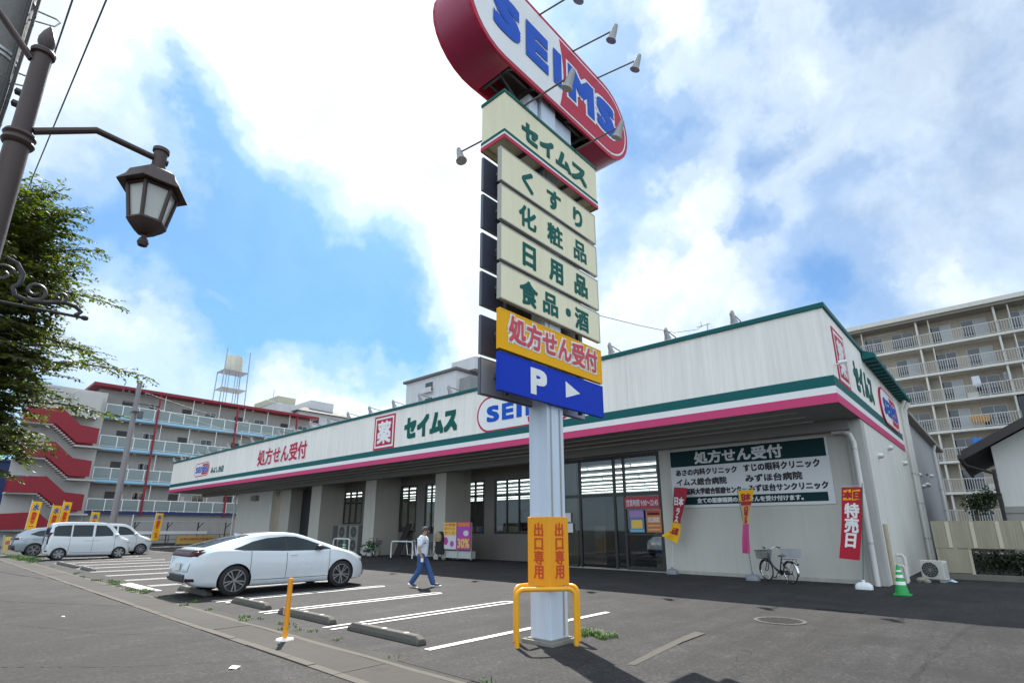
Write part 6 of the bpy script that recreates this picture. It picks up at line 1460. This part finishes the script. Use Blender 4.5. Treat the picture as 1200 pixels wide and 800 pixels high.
for x in (-1.62,-.98,-.34,.30,.94,1.58,2.22,2.9,3.6): MB().box(x,x+.10,23.675,23.692,1.0,1.84).build('batten', mat('batten_cream',(.56,.52,.40),.7), FE_)
cb = MB().box(-2.0,9,23.62,23.85,-.05,.17).build('kerb_wall', mat('curb_dark',(.16,.15,.13),.9,vary=.3,scale=4,bump=.4), FE_)
# dark hedge behind the fence and a dark bush beyond
rg = random.Random(8); mb = MB(); leafblob(mb, (.0,25.2,.55), 2.2,.7,.65, 2600, .13, rg, .2); o = mb.build('foliage', lf_dark); 
t = thing('hedge', (0,25.2,0), 'dark hedge visible through the gap at the bottom of the corrugated fence', 'hedge'); o.parent = t; o.location = -t.location
MB().tube([(-.5,25.2,0),(-.6,25.2,.6)],.04,6).tube([(.6,25.2,0),(.5,25.3,.6)],.04,6).build('trunk', bark, t)
t = thing('bush', (-.9,27.2,0), 'dark leafy bush growing over the fence beside the house downpipe', 'shrub'); mb = MB(); leafblob(mb, (-.75,27.2,2.55), .5,.5,.5, 900, .13, rg, .2); leafblob(mb, (-.35,27.2,2.75), .3,.4,.4, 400, .13, rg, .2); mb.build('foliage', lf_dark, t); MB().tube([(-.9,27.2,0),(-.8,27.2,2.5)],[.06,.03],6).build('trunk', bark, t)

# ================================================================== NEAR LEFT: LAMP POST, POLES, WIRES, TREE
brn = mat('lamp_brown', (.052,.029,.024), .5, vary=.25, scale=9, bump=.15); frg = mat('lantern_glass', (.50,.50,.46), .25, vary=.25, scale=7)
LX = -4.8
t = thing('street_lamp', (LX,.0,0), 'brown ornamental street lamp with a hexagonal lantern on a bent arm, near left', 'street lamp')
p = MB().lathe([(.15,0),(.15,.5),(.11,.55),(.085,.6),(.070,4.26)], (LX,0,0), 24); p.lathe([(.070,4.26),(.085,4.27),(.095,4.29),(.085,4.315),(.082,4.325),(.095,4.345),(.085,4.37),(.062,4.38)], (LX,0,0), 24); p.lathe([(.058,4.37),(.055,5.06),(.072,5.07),(.076,5.095),(.068,5.11),(.03,5.125)], (LX,0,0), 24)
p.build('post', brn, t)
MB().lathe([(.03,5.12),(.038,5.14),(.052,5.18),(.052,5.22),(.036,5.28),(.014,5.33),(.0,5.36)], (LX,0,0), 20).build('finial', brn, t)
MB().tube([(LX,.06,4.43),(LX,.40,4.655),(LX,.90,4.63)], .026, 10).build('lamp_arm', brn, t)
MB().tube([(LX,-.05,5.0),(LX,-.32,5.30),(LX,-.9,5.32)], .026, 10).build('lamp_arm', brn, t)
def lantern(cy, root):
    c = (LX, cy, 0); L_ = MB(); ro = math.pi/6
    def hx(r, z): return [(LX+r*math.cos(ro+i*math.pi/3), cy+r*math.sin(ro+i*math.pi/3), z) for i in range(6)]
    MB().lathe([(.055,4.50),(.058,4.56),(.05,4.565),(.05,4.70),(.062,4.705),(.062,4.735),(.0,4.74)], c, 14).build('socket', brn, root)
    prof = [(.055,4.52),(.13,4.50),(.185,4.455),(.205,4.40),(.255,4.335),(.258,4.325),(.20,4.33),(.175,4.33)]
    vs = [q for r_, z in prof for q in hx(r_, z)]; L_.add(vs, [(i*6+j,(i+1)*6+j,(i+1)*6+(j+1)%6,i*6+(j+1)%6) for i in range(len(prof)-1) for j in range(6)])
    for i in range(6):
        a, b_ = hx(.178,4.33)[i], hx(.125,4.02)[i]; L_.tube([a, b_], .016, 6)
    for r_, z in ((.178,4.32),(.127,4.03)):
        q = hx(r_, z); L_.tube(q+[q[0]], .014, 6, False)
    prof = [(.14,4.035),(.145,4.02),(.12,3.985),(.06,3.93),(.035,3.92),(.0,3.92)]
    vs = [q for r_, z in prof for q in hx(r_, z)]; L_.add(vs, [(i*6+j,(i+1)*6+j,(i+1)*6+(j+1)%6,i*6+(j+1)%6) for i in range(len(prof)-1) for j in range(6)])
    o = L_.build('lantern', brn, root)
    g = MB(); A_, B_ = hx(.170,4.325), hx(.118,4.035); g.add(A_+B_, [(j,6+j,6+(j+1)%6,(j+1)%6) for j in range(6)]); g.build('glass', frg, o)
    MB().lathe([(0,3.925),(.022,3.915),(.018,3.90),(.033,3.88),(.042,3.855),(.033,3.825),(0,3.815)], c, 14).build('drop_finial', brn, o)
lantern(.838, t); lantern(-.86, t)
def spiral(c, r0, r1, a0, turns, k=30): return [(LX, c[0]+(r0+(r1-r0)*i/k)*math.cos(a0+turns*2*math.pi*i/k), c[1]+(r0+(r1-r0)*i/k)*math.sin(a0+turns*2*math.pi*i/k)) for i in range(k+1)]
s_ = MB(); s_.tube([(LX,.09,3.10),(LX,.58,3.12)], .011, 8); s_.lathe([(0,-.02),(.02,-.012),(.024,0),(.02,.012),(0,.02)], (LX,.585,3.12), 10)
s_.tube([(LX,.10,3.42),(LX,.16,3.40),(LX,.205,3.33),(LX,.20,3.26),(LX,.17,3.22),(LX,.19,3.17),(LX,.26,3.15),(LX,.36,3.17),(LX,.45,3.20),(LX,.52,3.19),(LX,.555,3.16),(LX,.53,3.125)], .016, 8)
s_.tube(spiral((.285,3.235), .07, .02, 4.2, 1.3), .012, 6); s_.tube(spiral((.425,3.235), .045, .012, 4.0, 1.2), .011, 6); s_.tube(spiral((.10,3.30), .07, .02, .3, 1.1), .012, 6)
s_.build('scroll_bracket', mat('wrought_iron', (.03,.026,.026), .5, vary=.2), t)
# concrete utility pole at the very left
cp = mat('pole_concrete', (.20,.19,.18), .9, vary=.4, scale=12, bump=.5, streak=.2)
t = thing('utility_pole', (-5.8,-.305,0), 'thick grey concrete utility pole cut by the left edge beside the street lamp', 'utility pole')
MB().tube([(-5.8,-.305,0),(-5.8,-.305,11)], [.20,.15], 24).build('pole', cp, t)
for z in (4.95,5.5,5.55,6.2): MB().tube([(-5.8,-.305,z),(-5.8,-.305,z+.025)], .186, 24).build('steel_band', metal, t)
MB().tube([(-5.62,-.17,0),(-5.62,-.135,4.6),(-5.60,-.12,5.6),(-5.62,-.10,9)], .013, 8).tube([(-5.60,-.2,0),(-5.60,-.16,5.2),(-5.62,-.2,9)], .016, 8).build('pole_cable', mat('cable_black',(.03,.03,.03),.6), t)
for z in (5.35,6.05): 
    k = MB().tube([(-5.75,-.14,z),(-5.7,.02,z+.02),(-5.7,.05,z+.09),(-5.72,.02,z+.12),(-5.76,-.13,z+.13)], .008, 6); k.build('step_bracket', metal, t)
MB().lathe([(.0,-.06),(.03,-.05),(.03,.05),(0,.06)], (-5.66,-.05,5.12), 10, 'Y').lathe([(.0,-.06),(.03,-.05),(.03,.05),(0,.06)], (-5.66,-.05,5.24), 10, 'Y').build('insulator', mat('insulator_dark',(.04,.04,.045),.3), t)
tag(MB().tube([(2,.47,6.7),(-7,.386,7.81),(-16,.339,9.01),(-48,.1,13.0)], .011, 6).build('overhead_wire', mat('wire_grey',(.14,.14,.15),.6), loc=(-7,.386,7.81)), 'overhead wire running above the pavement, the one clear of the lamp finial', 'wire')
tag(MB().tube([(2,.16,6.5),(-7,.105,7.55),(-16,.06,8.9),(-48,-.1,12.6)], .011, 6).build('overhead_wire', mat('wire_grey',(.14,.14,.15),.6), loc=(-7,.105,7.55)), 'overhead wire running close behind the lamp finial', 'wire')
# far utility pole
t = thing('utility_pole', (-50,10.35,0), 'slender grey utility pole with insulators before the red and white apartment block', 'utility pole')
MB().tube([(-50,10.35,0),(-50,10.4,13.1)], [.24,.17], 14).build('pole', mat('pole_far', (.24,.22,.22), .8, vary=.2), t)
q = MB()
for z, l in ((11.9,1.1),(11.2,.9)): q.box(-50.06,-49.94,10.4-l,10.4+l,z,z+.10)
q.box(-50.5,-49.6,10.2,10.6,10.5,10.6); q.build('cross_arm', mat('arm_dark',(.10,.10,.10),.6), t)
for y in (9.4,9.8,10.9,11.3):
    MB().lathe([(0,0),(.08,.02),(.06,.1),(.08,.14),(0,.26)], (-50,y,12.0), 8).build('insulator', mat('insulator_dark',(.04,.04,.045),.3), t)
MB().lathe([(0,0),(.2,.03),(.2,.6),(0,.65)], (-49.7,10.75,10.0), 12).build('transformer', mat('arm_dark',(.10,.10,.10),.6), t)
for y, z, lab in ((10.9,12.2,'upper thin wire from the far utility pole across the red and white apartments'),(10.6,11.3,'lower thin wire sagging from the far utility pole towards the store')):
    tag(MB().tube([(-50,y,z),(-54,22,z-1.2),(-58,34,z-1.4)], .02, 5).build('thin_wire', mat('wire_dark',(.05,.05,.05),.6), loc=(-50,y,z)), lab, 'wire')

# street tree
lfA = leafmat('tree_leaf', (.022,.045,.010), (.12,.145,.02), .45)
TR = thing('street_tree', (-11.6,-.15,0), 'leafy green street tree with long drooping sprays at the left edge', 'tree')
rg = random.Random(17); wood = MB(); lv = MB(); T0 = V((-11.6,-.15,0))
wood.tube([T0, T0+V((.05,.02,1.2)), T0+V((-.03,.05,2.6)), T0+V((.05,.0,4.2)), T0+V((.02,.1,6.2))], [.17,.14,.12,.08,.025], 10)
def spray(p, d, L, r0, twigs, lsz, dens, drop=.35):
    """one limb from p along d bending down, with leafy twigs along its outer part"""
    pts = [p]; q = V(p); dd = V(d).normalized(); k_ = 9
    for i in range(k_):
        dd = (dd+V((rg.gauss(0,.08), rg.gauss(0,.08), -drop*.18+rg.gauss(0,.06)))).normalized(); q = q+dd*L/k_; pts.append(V(q))
    wood.tube(pts, [r0*(1-.88*i/k_) for i in range(k_+1)], 5, False)
    for i in range(twigs):
        s = .28+.72*(i+rg.random())/twigs; j = min(k_-1, int(s*k_)); b_ = pts[j].lerp(pts[j+1], s*k_-j); ax = (pts[j+1]-pts[j]).normalized()
        sd_ = ax.cross(V((0,0,1))); sd_ = sd_.normalized() if sd_.length > .01 else V((1,0,0))
        td = (ax*.75+sd_*(1 if i%2 else -1)*rg.uniform(.5,1.1)+V((0,0,rg.uniform(-.35,.3)))).normalized(); tl = rg.uniform(.25,.6)*(1.15-.5*s)*max(.6,min(1.2,L))
        e_ = b_+td*tl+V((0,0,-.10*tl)); wood.tube([b_, b_.lerp(e_,.5)+V((0,0,.02)), e_], [.006,.004,.002], 4, False)
        nl = max(4, int(dens*tl)); tsd = td.cross(V((0,0,1))); tsd = tsd.normalized() if tsd.length > .01 else V((1,0,0))
        for m_ in range(nl):
            u = (m_+.5)/nl; pp_ = b_.lerp(e_, u)+V((0,0,.02*math.sin(u*3))); ld = (td*.55+tsd*(1 if m_%2 else -1)*.8+V((rg.gauss(0,.2),rg.gauss(0,.2),-.35+rg.gauss(0,.25))))
            leaf(lv, pp_, rg, lsz*rg.uniform(.45,1.35)*(1.1-.35*u), ld)
    for m_ in range(8): leaf(lv, pts[-1]-dd*rg.random()*.25, rg, lsz*rg.uniform(.5,.9), dd+V((rg.gauss(0,.5),rg.gauss(0,.5),-.3)))
ctr = T0+V((.1,.15,4.6))
for i in range(225):
    z = rg.uniform(-.6,1.); a = rg.uniform(0,2*math.pi) if i%3 == 0 else rg.gauss(math.pi*.42, .75); rad = math.sqrt(max(0,1-z*z)); d = V((math.cos(a)*rad, math.sin(a)*rad, z*.85+.12))
    st_ = T0+V((0,.03,max(2.2,min(5.9,4.3+z*1.9+rg.gauss(0,.3))))); spray(st_, d+V((0,0,.25)), rg.uniform(.8,1.65)*(1 if z > -.2 else .8), rg.uniform(.02,.04), 15, .095, 34, .28)
for (ty, tz, tx) in ((2.1,4.95,-11.0),(1.75,5.55,-11.2),(1.7,4.3,-10.9),(1.25,6.7,-11.2),(.9,7.0,-11.3),(.9,2.75,-11.1),(1.3,3.3,-10.9),(1.5,6.1,-11.1),(.35,7.2,-11.4),(1.6,5.0,-10.7),(.5,2.75,-10.9),(1.1,3.0,-11.4),(1.2,4.2,-10.4)):
    tip = V((tx,ty,tz)); st_ = T0+V((0,.05,max(2.5,tz-1.1))); d = tip+V((0,0,.45))-st_; spray(st_, d, (tip-st_).length*1.04, .035, 22, .085, 34, .55)
wood.build('trunk', bark, TR); lv.build('crown', lfA, TR)
print('leaves', len(lv.f)//2)
